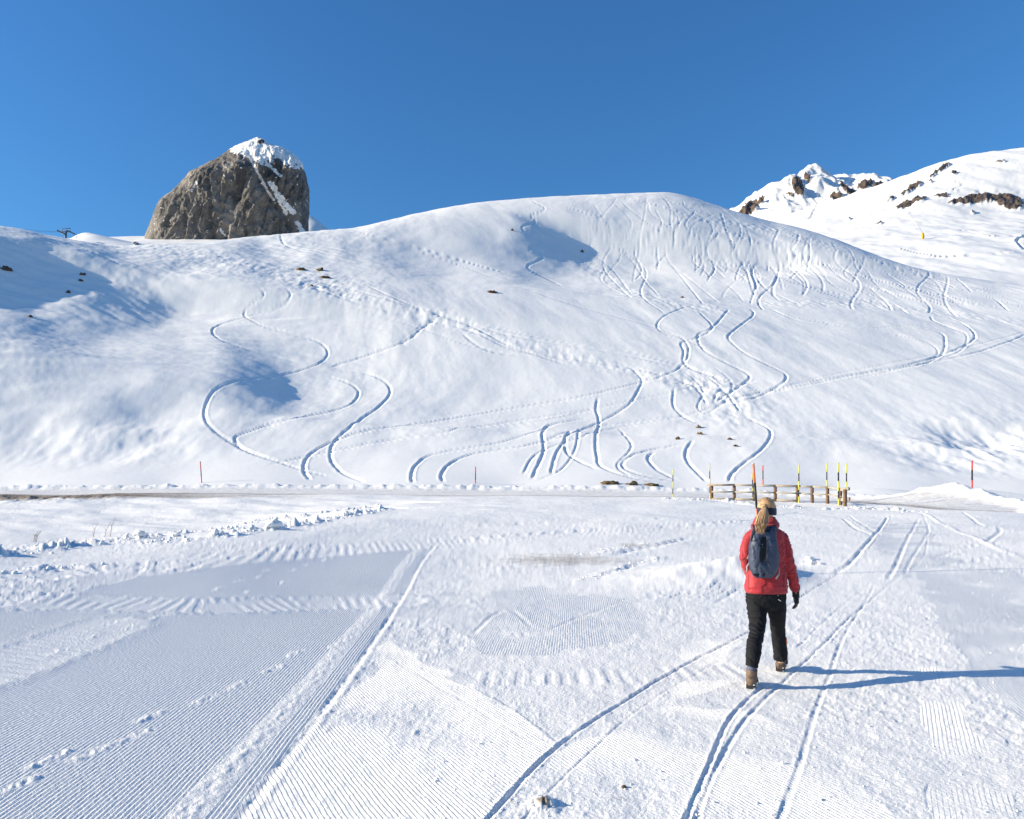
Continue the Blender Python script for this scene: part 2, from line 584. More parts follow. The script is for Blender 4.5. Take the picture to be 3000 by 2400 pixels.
# ---- gullies: points (u, v, depth) from top to bottom, width of the shaded left bank, width of the right bank
gul = [
    ([(1560, 592, 0), (1640, 625, 2.6), (1710, 660, 4.2), (1752, 692, 4.8), (1740, 730, 4.2), (1715, 775, 3.0), (1690, 830, 1.4), (1640, 866, 0)], 17, 55),
    ([(1350, 690, 0), (1348, 750, .9), (1325, 795, 1.0), (1270, 836, 0)], 12, 14),
    ([(250, 735, 0), (250, 760, 1.2), (190, 785, 2.0), (110, 825, 2.2), (-20, 880, 1.8), (-120, 905, 1.2), (-450, 940, 0)], 13, 30),
    ([(660, 836, 0), (600, 865, 1.6), (560, 905, 2.0), (420, 960, 1.6), (300, 1005, 1.0), (180, 1050, 0)], 11, 40),
    ([(770, 940, 0), (850, 1000, 1.0), (900, 1080, 1.6), (920, 1150, 1.8), (905, 1195, 1.4), (860, 1245, 0)], 10, 60),
    ([(560, 1130, 0), (510, 1190, .5), (440, 1235, .6), (380, 1262, 0)], 6, 4),
    ([(480, 1270, 0), (360, 1330, .6), (260, 1380, .7), (200, 1408, 0)], 5, 3),
    ([(310, 1260, 0), (180, 1330, .5), (60, 1380, 0)], 5, 3),
    ([(2850, 1225, 0), (2870, 1270, .9), (2900, 1310, .9), (2930, 1350, 0)], 7, 5),
    ([(2750, 1315, 0), (2790, 1350, .7), (2830, 1385, .9), (2850, 1415, 0)], 6, 4),
    ([(2960, 1360, 0), (2990, 1395, .7), (3010, 1425, 0)], 5, 3.5),
    ([(2240, 730, 0), (2290, 770, .8), (2320, 805, 0)], 10, 9),
]
sk_u, sk_v = [a for a, b, c in SKY3], [b for a, b, c in SKY3]
for pts, wl, wr in gul:
    P0 = G.line([(u, v) for u, v, h in pts])
    P0 = G.line([(u, max(v - .5 * h * F / p[1], float(np.interp(u, sk_u, sk_v)) + 14)) for (u, v, h), p in zip(pts, P0)])
    hs_ = np.array([h for u, v, h in pts])
    o_ = np.argsort(P0[:, 1]); yk, xk, hk = P0[o_, 1], P0[o_, 0], hs_[o_]
    yd = np.linspace(yk[0], yk[-1], 240)
    xd, hd = np.interp(yd, yk, xk), np.interp(yd, yk, hk)
    ker = np.ones(31) / 31
    for _ in range(2):
        xd = np.convolve(np.pad(xd, 15, mode='edge'), ker, 'valid'); hd = np.convolve(np.pad(hd, 15, mode='edge'), ker, 'valid')
    hd *= sstep(0, 1, np.minimum(np.arange(240) / 30, (239 - np.arange(240)) / 30))
    wob = .5 * fbm(Y / 6 + wl, X / 9, 3, 31)
    sg = X - np.interp(Y, yd, xd) + wob * np.interp(Y, yd, hd, left=0, right=0) * .35
    H = np.interp(Y, yd, hd, left=0, right=0)
    prof = np.where(sg < 0, 1 - sstep(0, wl, -sg), np.exp(-(np.maximum(sg, 0) / wr) ** 1.4))
    G.Z -= H * prof * hillw

# ---- bring the crest back to the skyline
SKY = [(-600, 620), (-200, 645), (0, 663), (60, 671), (130, 688), (200, 700), (270, 712), (330, 722), (400, 719), (470, 716), (560, 712), (640, 704), (760, 692), (905, 679), (1040, 668), (1120, 650), (1200, 630), (1300, 609), (1400, 593), (1550, 580), (1650, 574), (1750, 570), (1850, 566), (1950, 563), (2000, 570), (2060, 588), (2150, 618), (2250, 646), (2350, 669), (2450, 701), (2550, 741), (2650, 776), (2750, 800), (2850, 815), (3000, 836), (3200, 855), (3700, 885)]
sq, st = qt(np.array([a for a, b in SKY]), np.array([b for a, b in SKY]))
want = np.interp(G.q, sq, st)
for it in range(4):
    T = np.where(Y > 60, (G.Z - EYE) / Y, -1)
    im = T.argmax(0); have = T.max(0); yc_ = G.Y[im]
    dl = want - have
    for _ in range(3): dl = np.convolve(np.pad(dl, 8, mode='edge'), np.ones(17) / 17, 'valid')
    yc_ = np.interp(G.q, qt(np.array([a for a, b, c in SKY3]), np.array([b for a, b, c in SKY3]))[0], [c for a, b, c in SKY3])
    wgt = sstep(.55, 1.0, Y / yc_[None])
    G.Z += dl[None] * Y * wgt * hillw
# ---- smaller wind relief
G.Z += hillw * (.12 * (1 - sstep(-45, -5, X)) * fbm(wx / 4.5, wy / 1.1, 3, 45) + .018 * fbm(wx / 1.6, wy / 2.6, 3, 41) + .006 * fbm(X / .5, Y / .7, 2, 51))
lumps = np.zeros_like(G.Z)
U0, V0 = project(X, Y, G.Z)
ml = np.exp(-(((U0 - 2880) / 230) ** 2 + ((V0 - 1360) / 110) ** 2)) + .9 * np.exp(-(((U0 - 230) / 330) ** 2 + ((V0 - 1330) / 80) ** 2))
lm = fbm(X / 2.6, Y / 3.4, 3, 61)
G.Z += hillw * ml * (.34 * lm + .12 * np.abs(fbm(X / 1.3, Y / 1.5, 2, 63)))

# ---- road bench, snow berms
road_line = smooth_line([(-90, 45.6), (-50, 45.6), (-25, 45.7), (0, 45.6), (9, 45.2), (14, 44.4), (18, 42.6), (20.2, 39.5), (21.2, 36)], 6)
W, best, sd, ar, Lr = G.near(road_line, 6)
dirt = np.zeros_like(G.Z); rough = np.zeros_like(G.Z)
roadm = np.zeros_like(G.Z); roadm[W] = 1 - sstep(1.9, 2.5, best + .25 * pnoise(X[W] * .8, Y[W] * .8, 5))
G.Z[W] += .22 * np.exp(-((best - 3.0) / .5) ** 2) * (1 + .6 * fbm(X[W] * 1.3, Y[W] * 1.3, 3, 71)) * (sd < 0) - .06 * (1 - sstep(1.7, 2.4, best))
near_edge = np.zeros_like(G.Z); near_edge[W] = np.where(best < 1e8, sd, 9)
dirt[W] = np.maximum(dirt[W], np.where(best < 3.6, .40 + .45 * sstep(.6, 2.0, sd) * (1 - sstep(2.4, 3.4, sd)), 0) * (1 - sstep(2.0, 3.4, best)))
lefty = 1 - sstep(-22, -2, X)
dirt += lefty * .85 * np.exp(-((Y - 42.6 + .05 * (X + 30)) / 1.1) ** 2)
emb = (1 - sstep(-27, -17, X)) * np.exp(-((Y - 41.2) / 1.6) ** 2)
dirt += .75 * emb
G.Z += emb * .16 * np.abs(fbm(X * 1.1, Y * 1.1, 4, 75))
# dry fold relief of the embankment
embw = sstep(27, 33, Y) * (1 - sstep(40, 43, Y)) * (1 - sstep(-6, 6, X))
G.Z += embw * .10 * fbm(X / 4 + Y / 3, Y / 1.6, 3, 77)
# snow bank right of the fence
bump_b = lambda u, v, Yv, r, h: None
for (u, v, Yv, rx, ry, h) in [(2790, 1470, 41, 4.2, 1.6, .55), (2990, 1478, 39, 3.5, 1.4, .35), (2560, 1440, 49, 3, 1.2, .35), (2700, 1520, 30, 5, 2.5, .06)]:
    p = at(u, v, Yv)
    G.Z += h * np.exp(-((X - p.x) / rx) ** 2 - ((Y - p.y) / ry) ** 2)
# mound that the orange pole stands in, steep on its right side
mp = at(2215, 1640, 14.2)
G.Z += .34 * np.exp(-np.where(X < mp.x, (X - mp.x) / 1.9, (X - mp.x) / .62) ** 2 - ((Y - mp.y - .25 * (X - mp.x)) / .95) ** 2) * (1 + .15 * fbm(X * 2, Y * 2, 3, 79))

# ---- ski tracks on the hill
def carve(P, depth, w, rim=.35, wob=.25, taper=True, both=True, seed=0, rimnoise=0.0):
    r = G.near(P, w * 3.2)
    if r is None: return
    W, best, sd, ar, L = r
    k = 1 + wob * pnoise(ar / (w * 9), ar * 0 + seed * 1.7, seed % 50)
    fade = np.minimum(sstep(0, w * 10, ar), sstep(0, w * 10, L - ar)) if taper else 1.0
    g = np.exp(-(sd / w) ** 4)
    side = np.exp(-((np.abs(sd) - 1.75 * w) / (.6 * w)) ** 2)
    if rimnoise: side = side * (1 + rimnoise * fbm(X[W] / (w * (1.3 if w < .06 else 5)), Y[W] / (w * (1.3 if w < .06 else 5)), 2, seed % 40))
    if not both: side = side * np.where(sd > 0, 1, .25)
    dz = depth * k * fade * (-g + rim * side)
    dz[best > 1e8] = 0
    G.Z[W] += dz


tracks = [
    D((545, 605), (556, 622), (530, 640), (514, 660), (525, 672), (560, 688), (620, 705), (670, 720), (690, 740), (680, 760), (640, 778), (580, 792), (500, 802), (455, 820), (435, 850), (432, 880), (450, 905), (485, 930), (520, 950), (580, 970), (640, 990), (700, 1005)),
    D((600, 605), (612, 620), (600, 640), (570, 655), (530, 664), (460, 685), (448, 700), (465, 715), (520, 735), (580, 752), (640, 765)),
    D((690, 778), (760, 785), (805, 800), (822, 825), (800, 855), (750, 890), (705, 930), (697, 965), (720, 995), (770, 1016)),
    D((680, 790), (730, 805), (755, 825), (740, 850), (690, 868), (600, 885), (520, 910), (495, 925), (520, 950), (570, 965)),
    D((250, 540), (400, 565), (520, 590), (640, 600), (760, 640), (900, 672), (1000, 700), (1080, 735), (1200, 755), (1330, 775), (1430, 800), (1500, 830)),
    D((640, 585), (760, 615), (900, 655), (1000, 685), (1100, 712), (1250, 735), (1350, 755), (1430, 775)),
    D((770, 600), (860, 640), (925, 660), (1000, 690), (1080, 730), (1200, 770)),
    D((930, 660), (915, 672), (890, 690), (850, 720), (770, 750), (690, 775)),
    D((970, 700), (1010, 730), (1060, 745), (1120, 750)),
    D((1445, 645), (1400, 665), (1383, 685), (1395, 700), (1435, 712), (1450, 735), (1440, 765), (1400, 790), (1290, 820), (1200, 840), (1050, 865), (900, 890), (780, 905), (700, 930), (650, 960), (640, 990), (655, 1012)),
    D((1470, 655), (1500, 690), (1465, 712), (1435, 722), (1440, 740), (1445, 770), (1520, 800), (1570, 812)),
    D((1535, 650), (1500, 690), (1470, 705), (1480, 735), (1530, 765), (1570, 785), (1575, 800), (1530, 830), (1500, 850)),
    D((1580, 650), (1585, 665), (1540, 700), (1535, 715), (1570, 745), (1620, 770), (1655, 790), (1640, 812), (1580, 840), (1500, 850)),
    D((1320, 770), (1350, 795), (1345, 820), (1320, 855), (1260, 890), (1180, 920), (1100, 940), (1000, 955), (950, 975), (930, 1000), (935, 1016)),
    D((1260, 835), (1255, 860), (1262, 890), (1255, 920), (1258, 960), (1270, 985), (1340, 1008), (1420, 1017)),
    D((1180, 890), (1060, 930), (920, 955), (880, 975), (868, 1000), (870, 1018)),
    D((1420, 815), (1417, 850), (1430, 870), (1460, 888), (1500, 890)),
    D((1460, 925), (1445, 950), (1450, 975), (1490, 1016)),
    D((1560, 875), (1620, 905), (1610, 940), (1560, 980), (1540, 1000), (1535, 1016)),
    D((1380, 950), (1365, 965), (1385, 990), (1430, 1013)),
    D((1440, 935), (1340, 955), (1310, 980), (1350, 1000), (1440, 1016)),
    D((1500, 850), (1700, 805), (1880, 775), (1990, 745), (2050, 715), (2040, 690), (2000, 670), (1960, 665)),
    D((1600, 830), (1800, 790), (1960, 760), (1990, 720), (1960, 695), (1800, 685), (1700, 680), (1620, 650)),
    D((1960, 665), (1965, 675), (2000, 690), (2040, 705)),
    D((1850, 785), (2000, 755), (2080, 735), (2160, 705)),
    D((1240, 880), (1150, 900), (1145, 950), (1120, 1010)),
    D((1200, 905), (1190, 930), (1200, 960), (1260, 990)),
    D((1190, 925), (1170, 960), (1160, 1000)),
    D((740, 485), (840, 510), (960, 545), (1080, 580), (1180, 605), (1300, 625), (1420, 640)),
    [(1557, 588), (1596, 612), (1557, 632), (1568, 651), (1529, 665), (1551, 690), (1585, 707), (1551, 729), (1590, 754), (1546, 779), (1568, 801), (1651, 840)],
    D((1560, 870), (1540, 840), (1500, 800), (1480, 790)), D((1500, 850), (1520, 820), (1600, 800)), D((1490, 855), (1470, 820), (1430, 800)),
    D((0, 482), (100, 503), (180, 525), (260, 560)), D((0, 500), (120, 545), (190, 565)),
    D((590, 495), (600, 515), (640, 530)), D((450, 505), (590, 535)),
    D((1100, 940), (1250, 900), (1500, 870)), D((560, 980), (800, 930), (1000, 900), (1260, 860)),
]
for i, px in enumerate(tracks):
  for P in pieces(G.line(smooth_line(px, 4), lo=50)):
    P = smooth_line(P, 2)
    P = P + .05 * np.stack([pnoise(np.arange(len(P)) * .9, np.full(len(P), i * 3.3), 1), pnoise(np.arange(len(P)) * .9, np.full(len(P), i * 3.3), 2)], 1)
    far = P[:, 1].mean()
    carve(P, .042 + .0005 * far, max(.07 + .0008 * far, .13), rim=.35, seed=i, both=(i % 3 == 0), rimnoise=.5)
# the crowded upper right: many short turns
rr = random.Random(3)
for i in range(200):
    u = rr.uniform(1200, 2130) * K
    sk = np.interp(u, [1200, 1400, 1600, 1800, 1950, 2060, 2250, 2450, 2650, 2850, 3000], [630, 593, 577, 568, 564, 588, 646, 701, 776, 815, 836])
    v = sk + 5 + rr.random() ** 1.5 * 170
    n = rr.randint(10, 24); px = []
    slope = rr.uniform(-1.1, 1.9) + max(0, (u - 2150) * .0018)
    amp = rr.uniform(8, 24) * (1 if rr.random() < .75 else .2)
    ph = rr.random() * 6; stp = rr.uniform(9, 15); om = rr.uniform(.4, .75)
    for k in range(n):
        px.append((u + slope * stp * k + amp * math.sin(ph + k * om), v + k * stp))
    if i % 3 == 0:   # traverses
        px = [(u + k * 70, v + k * 70 * (.22 + .12 * math.sin(i))) for k in range(7)]
    stop_ = rr.uniform(790, 935)
    px = [p_ for p_ in px if p_[1] < stop_ and p_[1] > np.interp(p_[0], [1200, 1400, 1600, 1800, 1950, 2060, 2250, 2450, 2650, 2850, 3000], [630, 593, 577, 568, 564, 588, 646, 701, 776, 815, 836]) + 4]
    if len(px) < 4: continue
    if any(1480 < p_[0] < 1770 and p_[1] < 840 for p_ in px) and rr.random() < .85: continue
    P = smooth_line(G.line(px, lo=70), 5)
    if np.abs(np.diff(P[:, 1])).max() > 25: continue
    carve(P, rr.uniform(.035, .10), rr.uniform(.14, .22), rim=.45, seed=i + 50, both=rr.random() < .4, rimnoise=.5)
fine = [D((1290, 425), (1330, 470), (1310, 520), (1360, 570), (1350, 620), (1400, 660)), D((1400, 420), (1430, 470), (1400, 530), (1440, 590), (1480, 640)), D((1500, 425), (1560, 480), (1540, 540), (1590, 590), (1580, 640)),
        D((1180, 430), (1320, 480), (1480, 540), (1650, 590), (1850, 640)), D((1330, 415), (1480, 465), (1650, 530), (1850, 590), (2060, 640)), D((1600, 455), (1700, 510), (1690, 560), (1760, 600), (1850, 625)),
        D((1700, 495), (1790, 540), (1780, 580), (1850, 610), (1960, 640)), D((1080, 450), (1180, 490), (1280, 560), (1330, 620)), D((1250, 430), (1290, 500), (1270, 560), (1310, 610), (1330, 628)),
        D((760, 500), (900, 535), (1040, 585), (1200, 640), (1380, 690), (1500, 740)), D((860, 640), (1000, 680), (1180, 720), (1340, 745), (1500, 790), (1620, 830)), D((560, 600), (720, 640), (880, 690), (1000, 730), (1100, 750)),
        D((1500, 800), (1420, 825), (1300, 850), (1120, 890), (960, 900), (800, 905)), D((1560, 840), (1420, 880), (1280, 905), (1140, 950), (1100, 1000)), D((1440, 780), (1480, 820), (1470, 860), (1510, 880)), D((1500, 770), (1540, 805), (1530, 840), (1490, 870)),
        D((1580, 800), (1500, 815), (1400, 800), (1320, 790)), D((1300, 900), (1330, 940), (1300, 980), (1330, 1005)), D((1220, 900), (1210, 950), (1180, 990), (1130, 1012)), D((1720, 690), (1850, 700), (1950, 720), (1970, 750), (1880, 780)),
        D((1640, 660), (1800, 690), (1950, 685), (2030, 700), (2020, 740), (1930, 770), (1780, 800)), D((1660, 810), (1800, 780), (2000, 740), (2156, 700)), D((2156, 660), (2050, 640), (1900, 630), (1750, 640)), D((1900, 560), (2000, 600), (2100, 620), (2156, 640)), D((1800, 520), (1900, 570), (2000, 590), (2140, 625))]
for i, px in enumerate(fine):
  for P in pieces(G.line(smooth_line(px, 6), lo=50)):
    carve(smooth_line(P, 2), .03 + .0003 * P[:, 1].mean(), max(.05 + .0007 * P[:, 1].mean(), .11), rim=.4, seed=i + 400, both=i % 2 == 0, rimnoise=.5)
# trampled bands
for px, wd in [(D((1240, 560), (1300, 600), (1420, 640), (1500, 648)), 3), (D((1600, 640), (1800, 640), (1950, 655), (2156, 680)), 2.5), (D((240, 500), (420, 540), (600, 580), (700, 600)), 5), (D((640, 600), (900, 665), (1200, 750), (1480, 820)), 1.6), (D((930, 655), (880, 695), (845, 722)), .7), (D((1480, 800), (1560, 850), (1540, 880)), 3)]:
  for P in pieces(G.line(smooth_line(px, 4), lo=50)):
    r = G.near(P, wd * 2.4)
    if r is None: continue
    W, best, sd, ar, L = r
    m = np.exp(-(np.minimum(best, 1e3) / wd) ** 2)
    G.Z[W] += m * (.08 * fbm(X[W] / 1.1, Y[W] / 1.4, 3, 91) - .03)

# ---- foreground surface
U0, V0 = project(X, Y, np.where(nearw > 0, G.Z, 0))
fg = nearw > 0.001
ju = U0 + 14 * fbm(X * 1.4, Y * .9, 3, 101); jv = V0 + 5 * fbm(X * 1.4, Y * .9, 3, 103)
cordA = np.zeros_like(G.Z); cordS = np.zeros_like(G.Z); cdx = np.zeros_like(G.Z); cdy = np.zeros_like(G.Z)
polyA = [(470, 2700), (530, 2600), (690, 2400), (850, 2190), (1000, 2000), (1100, 1860), (1180, 1740), (1230, 1650), (1272, 1602), (1000, 1612), (800, 1632), (560, 1655), (400, 1690), (100, 1762), (-600, 1850), (-9000, 2000), (-9000, 4000), (100, 4000)]


def ground_dir(p1, p2):
    a = np.array(G.ray(*p1)); b = np.array(G.ray(*p2)); d = b - a
    return d / np.hypot(*d)


regions = [
    (polyA, ((735, 2400), (1215, 1690)), .75, 0.0),
    ([(560, 2700), (700, 2400), (1015, 2010), (1160, 1880), (1310, 1985), (1660, 2190), (1440, 2400), (1300, 2700)], ((1140, 1920), (1580, 2200)), 1.0, .35),
    ([(1200, 1735), (1500, 1728), (1850, 1732), (1910, 1860), (1560, 1935), (1400, 1905), (1340, 1830), (1120, 1800)], ((1453, 1865), (1505, 1761)), .5, .45),
    ([(2690, 1690), (2800, 1630), (3300, 1800), (4200, 2300), (3000, 2110), (2830, 1960), (2730, 1800)], ((3000, 1900), (2700, 1700)), .7, .35),
    ([(1480, 2600), (1640, 2215), (1950, 2070), (2200, 2090), (2480, 2250), (2640, 2400), (2640, 2600)], ((1560, 2250), (1700, 2360)), .9, .75),
    ([(2680, 1980), (2760, 1960), (2960, 2300), (3050, 2600), (2800, 2600)], ((2760, 2020), (2800, 2200)), .7, .6),
    ([(2560, 1540), (2690, 1530), (2790, 1640), (2650, 1700), (2560, 1640)], ((2760, 1640), (2680, 1560)), .7, .5),
    ([(2000, 1880), (2150, 1850), (2180, 2000), (1950, 2060)], ((1560, 2250), (1700, 2360)), .8, .8),
]
for poly, (p1, p2), amp, er in regions:
    m = (inpoly(U0 + 42 * fbm(X * 1.1, Y * .7, 4, 105), V0 + 16 * fbm(X * 1.1, Y * .7, 4, 107), poly) if er else inpoly(ju, jv, poly)) & fg
    d = ground_dir(p1, p2)
    n = np.array([d[1], -d[0]])
    a = amp * np.ones_like(G.Z)
    if er:
        a = amp * sstep(er - .95, er + .05, fbm(X * .9 + 3, Y * .9, 5, 111) + .25)
    cordA = np.where(m, a, cordA); cordS = np.where(m, X * n[0] + Y * n[1], cordS)
    cdx = np.where(m, n[0], cdx); cdy = np.where(m, n[1], cdy)
isA = inpoly(U0, V0, polyA) & fg
# general roughness, calmer on the freshly groomed strip
calm = np.where(isA, .12, 1.0) * np.where((cordA > .05) & ~isA, .5, 1.0)
patch = .55 + .6 * sstep(-.35, .5, fbm(X * .35, Y * .35, 3, 121))
rough_far = 1 / (1 + (Y / 30) ** 2)
G.Z += nearw * calm * (.007 * fbm(X * 2.2, Y * 1.6, 3, 131) + patch * (.0052 * fbm(X * 9, Y * 9, 3, 133) + .004 * np.maximum(fbm(X * 22, Y * 20, 2, 135) - .15, 0) * 2))
G.Z += nearw * .05 * fbm(X / 3.5, Y / 4.5, 2, 137) * sstep(6, 14, Y)
# edge of the groomed strip: a low ridge of crumbs then a step down
eP = smooth_line(G.line([(600, 2520), (690, 2400), (850, 2190), (1000, 2000), (1100, 1860), (1180, 1740), (1230, 1650), (1268, 1604)]), 5)
W, best, sd, ar, L = G.near(eP, .8)
ok = best < 1e8
G.Z[W] += ok * (0.004 * np.exp(-((sd + .26) / .08) ** 2) * (1 + 1.6 * fbm(X[W] * 14, Y[W] * 10, 3, 141)) - .008 * np.exp(-((sd - .02) / .03) ** 2) + .005 * np.exp(-((sd - .08) / .03) ** 2))
cA = cordA[W]; cA[ok & (np.abs(sd + .26) < .10)] = 0; cordA[W] = cA

# ski tracks across the foreground
fgt = [
    ([(1400, 2440), (1430, 2400), (1600, 2215), (1750, 2105), (1900, 2010), (2050, 1925), (2180, 1858), (2330, 1760), (2440, 1690), (2540, 1610), (2580, 1560), (2612, 1508)], .045, .045),
    ([(1500, 2440), (1540, 2395), (1680, 2250), (1900, 2060), (2120, 1930), (2200, 1880)], .016, .03),
    ([(1990, 2440), (2020, 2380), (2075, 2250), (2130, 2120), (2180, 2060), (2240, 2010)], .04, .045),
    ([(2030, 2440), (2060, 2330), (2120, 2210), (2200, 2090), (2310, 1985), (2400, 1900), (2500, 1800), (2620, 1700), (2690, 1650), (2715, 1600), (2722, 1525)], .03, .05),
    ([(2270, 2440), (2300, 2360), (2340, 2250), (2390, 2080), (2430, 1980), (2480, 1850), (2560, 1720)], .022, .05),
    ([(2330, 1900), (2450, 1790), (2560, 1700), (2640, 1640)], .02, .04),
    ([(2440, 1680), (2500, 1640), (2560, 1570), (2600, 1515)], .035, .06),
    ([(2470, 1520), (2500, 1545), (2560, 1575)], .04, .06), ([(2490, 1512), (2530, 1540), (2580, 1565)], .03, .05),
    ([(2695, 1500), (2800, 1555), (2900, 1595), (3010, 1640)], -.03, .09),
    ([(2690, 1520), (2640, 1620), (2600, 1700)], .02, .05), ([(2720, 1640), (2850, 1600), (2960, 1585)], .02, .05), ([(2600, 1660), (2800, 1650), (2980, 1620)], .02, .05),
    ([(1785, 1630), (1850, 1612), (1950, 1592), (2040, 1574)], .06, .13), ([(1740, 1695), (1820, 1668), (1920, 1640)], .05, .12),
    ([(1350, 1545), (1600, 1530), (1900, 1520), (2200, 1505)], .03, .08), ([(1300, 1590), (1700, 1555), (2050, 1535), (2350, 1500)], .03, .10),
    ([(2090, 1770), (2150, 1735), (2190, 1715)], .02, .05),
    ([(2820, 1500), (2880, 1540), (2930, 1550), (2890, 1590)], .03, .08), ([(2700, 1500), (2720, 1560), (2650, 1680)], .015, .04),
    ([(1600, 1850), (1750, 1790), (1900, 1740), (2180, 1690)], .012, .04), ([(1380, 1860), (1450, 1800), (1500, 1790), (1560, 1840)], .012, .04),
    ([(1200, 1950), (1330, 2000), (1480, 2070), (1640, 2190)], -.02, .05), ([(1150, 1930), (1300, 2020), (1450, 2110), (1600, 2200)], .018, .05),
]
for i, (px, dp, w) in enumerate(fgt):
    P = smooth_line(G.line(px), 8)
    yy = P[:, 1].min(); w = w * (.36 if yy < 9 else .75); dp = dp * (.24 if yy < 9 else .6)
    carve(P, dp, w, rim=.35, seed=i + 11, taper=True, rimnoise=1.2, wob=.4)
    r = G.near(P, w * 2)
    if r and dp > .012:
        W, best, sd, ar, L = r
        c = cordA[W]; c[best < w * 1.3] = 0; cordA[W] = c

# tracked-vehicle ribbons with cross bars
def ribbon(px, half, bar, amp, rimh, seed, wash=1.0):
    P = smooth_line(G.line(px), 8)
    r = G.near(P, half * 1.6)
    if r is None: return
    W, best, sd, ar, L = r
    ok = best < 1e8
    inside = (1 - sstep(half * .8, half, np.abs(sd))) * ok
    nz = fbm(X[W] * 2.0, Y[W] * 2.0, 3, seed)
    b = np.sin(2 * math.pi * (ar / bar + .35 * np.sin(sd * 2.2)))
    G.Z[W] += inside * (amp * np.clip(b * 2, -1, 1) * sstep(-.5, .2, nz) + amp * .5 * nz)
    G.Z[W] += ok * rimh * np.exp(-((np.abs(sd) - half) / .09) ** 2) * (1 + fbm(X[W] * 8, Y[W] * 8, 2, seed + 1))
    c = cordA[W]; c *= 1 - wash * inside; cordA[W] = c


ribbon([(60, 1762), (300, 1768), (600, 1776), (900, 1770), (1150, 1762)], .55, .16, .004, .014, 151, .5)
ribbon([(380, 1668), (600, 1640), (900, 1615), (1270, 1592), (1600, 1566), (2000, 1540), (2350, 1512)], .75, .13, .005, .004, 153)
ribbon([(1400, 1990), (1700, 1985), (2000, 1975), (2190, 1965)], .30, .14, .0035, .003, 155)
ribbon([(1950, 1750), (2060, 1735), (2180, 1715)], .35, .14, .008, .004, 157)
ribbon([(-200, 2020), (60, 1930), (200, 1880), (330, 1830)], .42, .14, .004, .006, 159, .7)
ribbon([(0, 1700), (250, 1670), (500, 1660)], .5, .3, .01, .01, 161)
# ski-skating / boot scuffs on the groomed strip (centre, half length px along the line)
for (u, v) in [(40, 2305), (145, 2225), (260, 2210), (390, 2160), (440, 2100), (600, 2050), (690, 2010), (800, 1960), (860, 1915), (980, 1890), (330, 1760 + 65), (380, 1838), (260, 1872), (165, 1912), (460, 1808), (640, 1725), (700, 1702), (760, 1690), (720, 1735), (820, 1708), (860, 1670), (900, 1655), (780, 1672), (950, 1640)]:
    x, y = G.ray(u, v); x2, y2 = G.ray(u + 34, v - 15)
    d = np.array([x2 - x, y2 - y]); Ld = np.hypot(*d); d /= Ld
    P = np.array([[x, y] - d * .13, [x, y] + d * .15])
    r = G.near(P, .25)
    if r is None: continue
    W, best, sd, ar, L = r
    m = np.exp(-(np.minimum(best, 9) / .042) ** 2)
    G.Z[W] += m * (.003 + .012 * fbm(X[W] * 16, Y[W] * 16, 3, 171))
    c = cordA[W]; c *= 1 - np.clip(m * 1.4, 0, 1); cordA[W] = c
# crumbled berms along the edge of the plateau
berms = [([(-250, 1650), (0, 1622), (200, 1600), (400, 1578), (560, 1560), (680, 1548)], .30, .17),
         ([(440, 1590), (650, 1570), (900, 1535), (1000, 1515), (1120, 1490)], .35, .20),
         ([(720, 1535), (800, 1522), (900, 1512), (1100, 1485)], .3, .22),
         ([(-200, 1700), (0, 1680), (150, 1668), (300, 1655)], .25, .09),
         ([(1960, 1462), (2050, 1466), (2120, 1468), (2200, 1480), (2400, 1492), (2560, 1492), (2680, 1500)], .35, .20),
         ([(1700, 1625), (1850, 1600), (2000, 1583)], .14, .05), ([(1690, 1705), (1800, 1675), (1930, 1636)], .14, .07)]
crumb_spots = []
for px, w, h in berms:
    P = smooth_line(G.line(px), 6)
    r = G.near(P, w * 3)
    W, best, sd, ar, L = r
    m = np.exp(-(np.minimum(best, 99) / w) ** 2)
    blk = np.maximum(fbm(X[W] * 2.4, Y[W] * 2.0, 3, 181) + .15, -.1) + .5 * np.abs(fbm(X[W] * 6, Y[W] * 5, 2, 183))
    G.Z[W] += m * h * blk * sstep(-.6, .3, fbm(ar * .6, ar * 0, 2, 185))
    crumb_spots.append((P, w, h))
# dirty melt patches
dirtp = [(1650, 1640, 260, 22, .62), (1850, 1598, 90, 8, .5), (1590, 2362, 24, 14, 1.0), (1820, 2340, 60, 14, .46), (1500, 2350, 10, 8, .6)]
for u, v, a, b_, s in dirtp:
    dirt += s * np.exp(-((U0 - u + (v - V0) * 1.2) / a) ** 2 - ((V0 - v) / b_) ** 2) * fg
pd = np.array(G.ray(1592, 2360))
G.Z += .035 * np.exp(-((X - pd[0]) / .07) ** 2 - ((Y - pd[1]) / .09) ** 2) * (1 + .9 * fbm(X * 30, Y * 30, 3, 191))

V = np.stack([X, Y, G.Z], -1)
cen = lambda a: (a[:-1, :-1] + a[1:, 1:] + a[:-1, 1:] + a[1:, :-1]) / 4
road_face = cen(roadm) > .5
hill_face = (cen(Y) > 48.5) & ~road_face
ground_face = ~road_face & ~hill_face
m_ground = snow_material('snow_foreground', grain=((38, .6, .018), (120, .6, .007)), cord=True, dirt=True)
m_hill = snow_material('snow_hill', grain=((2.2, .25, .06), (9, .3, .02)), dirt=False)
m_road = snow_material('snow_road', grain=((12, .5, .03), (50, .4, .01)), dirt=True)
cordV = np.stack([cordS, cordA * nearw, np.zeros_like(cordA)], -1); cdirV = np.stack([cdx, cdy, np.zeros_like(cdx)], -1)
grid_object('snow_ground', V, ground_face, m_ground, [('dirt', dirt)], [('cord', cordV), ('cdir', cdirV)])
grid_object('road', V, road_face, m_road, [('dirt', dirt)])
grid_object('hillside', V, hill_face, m_hill)

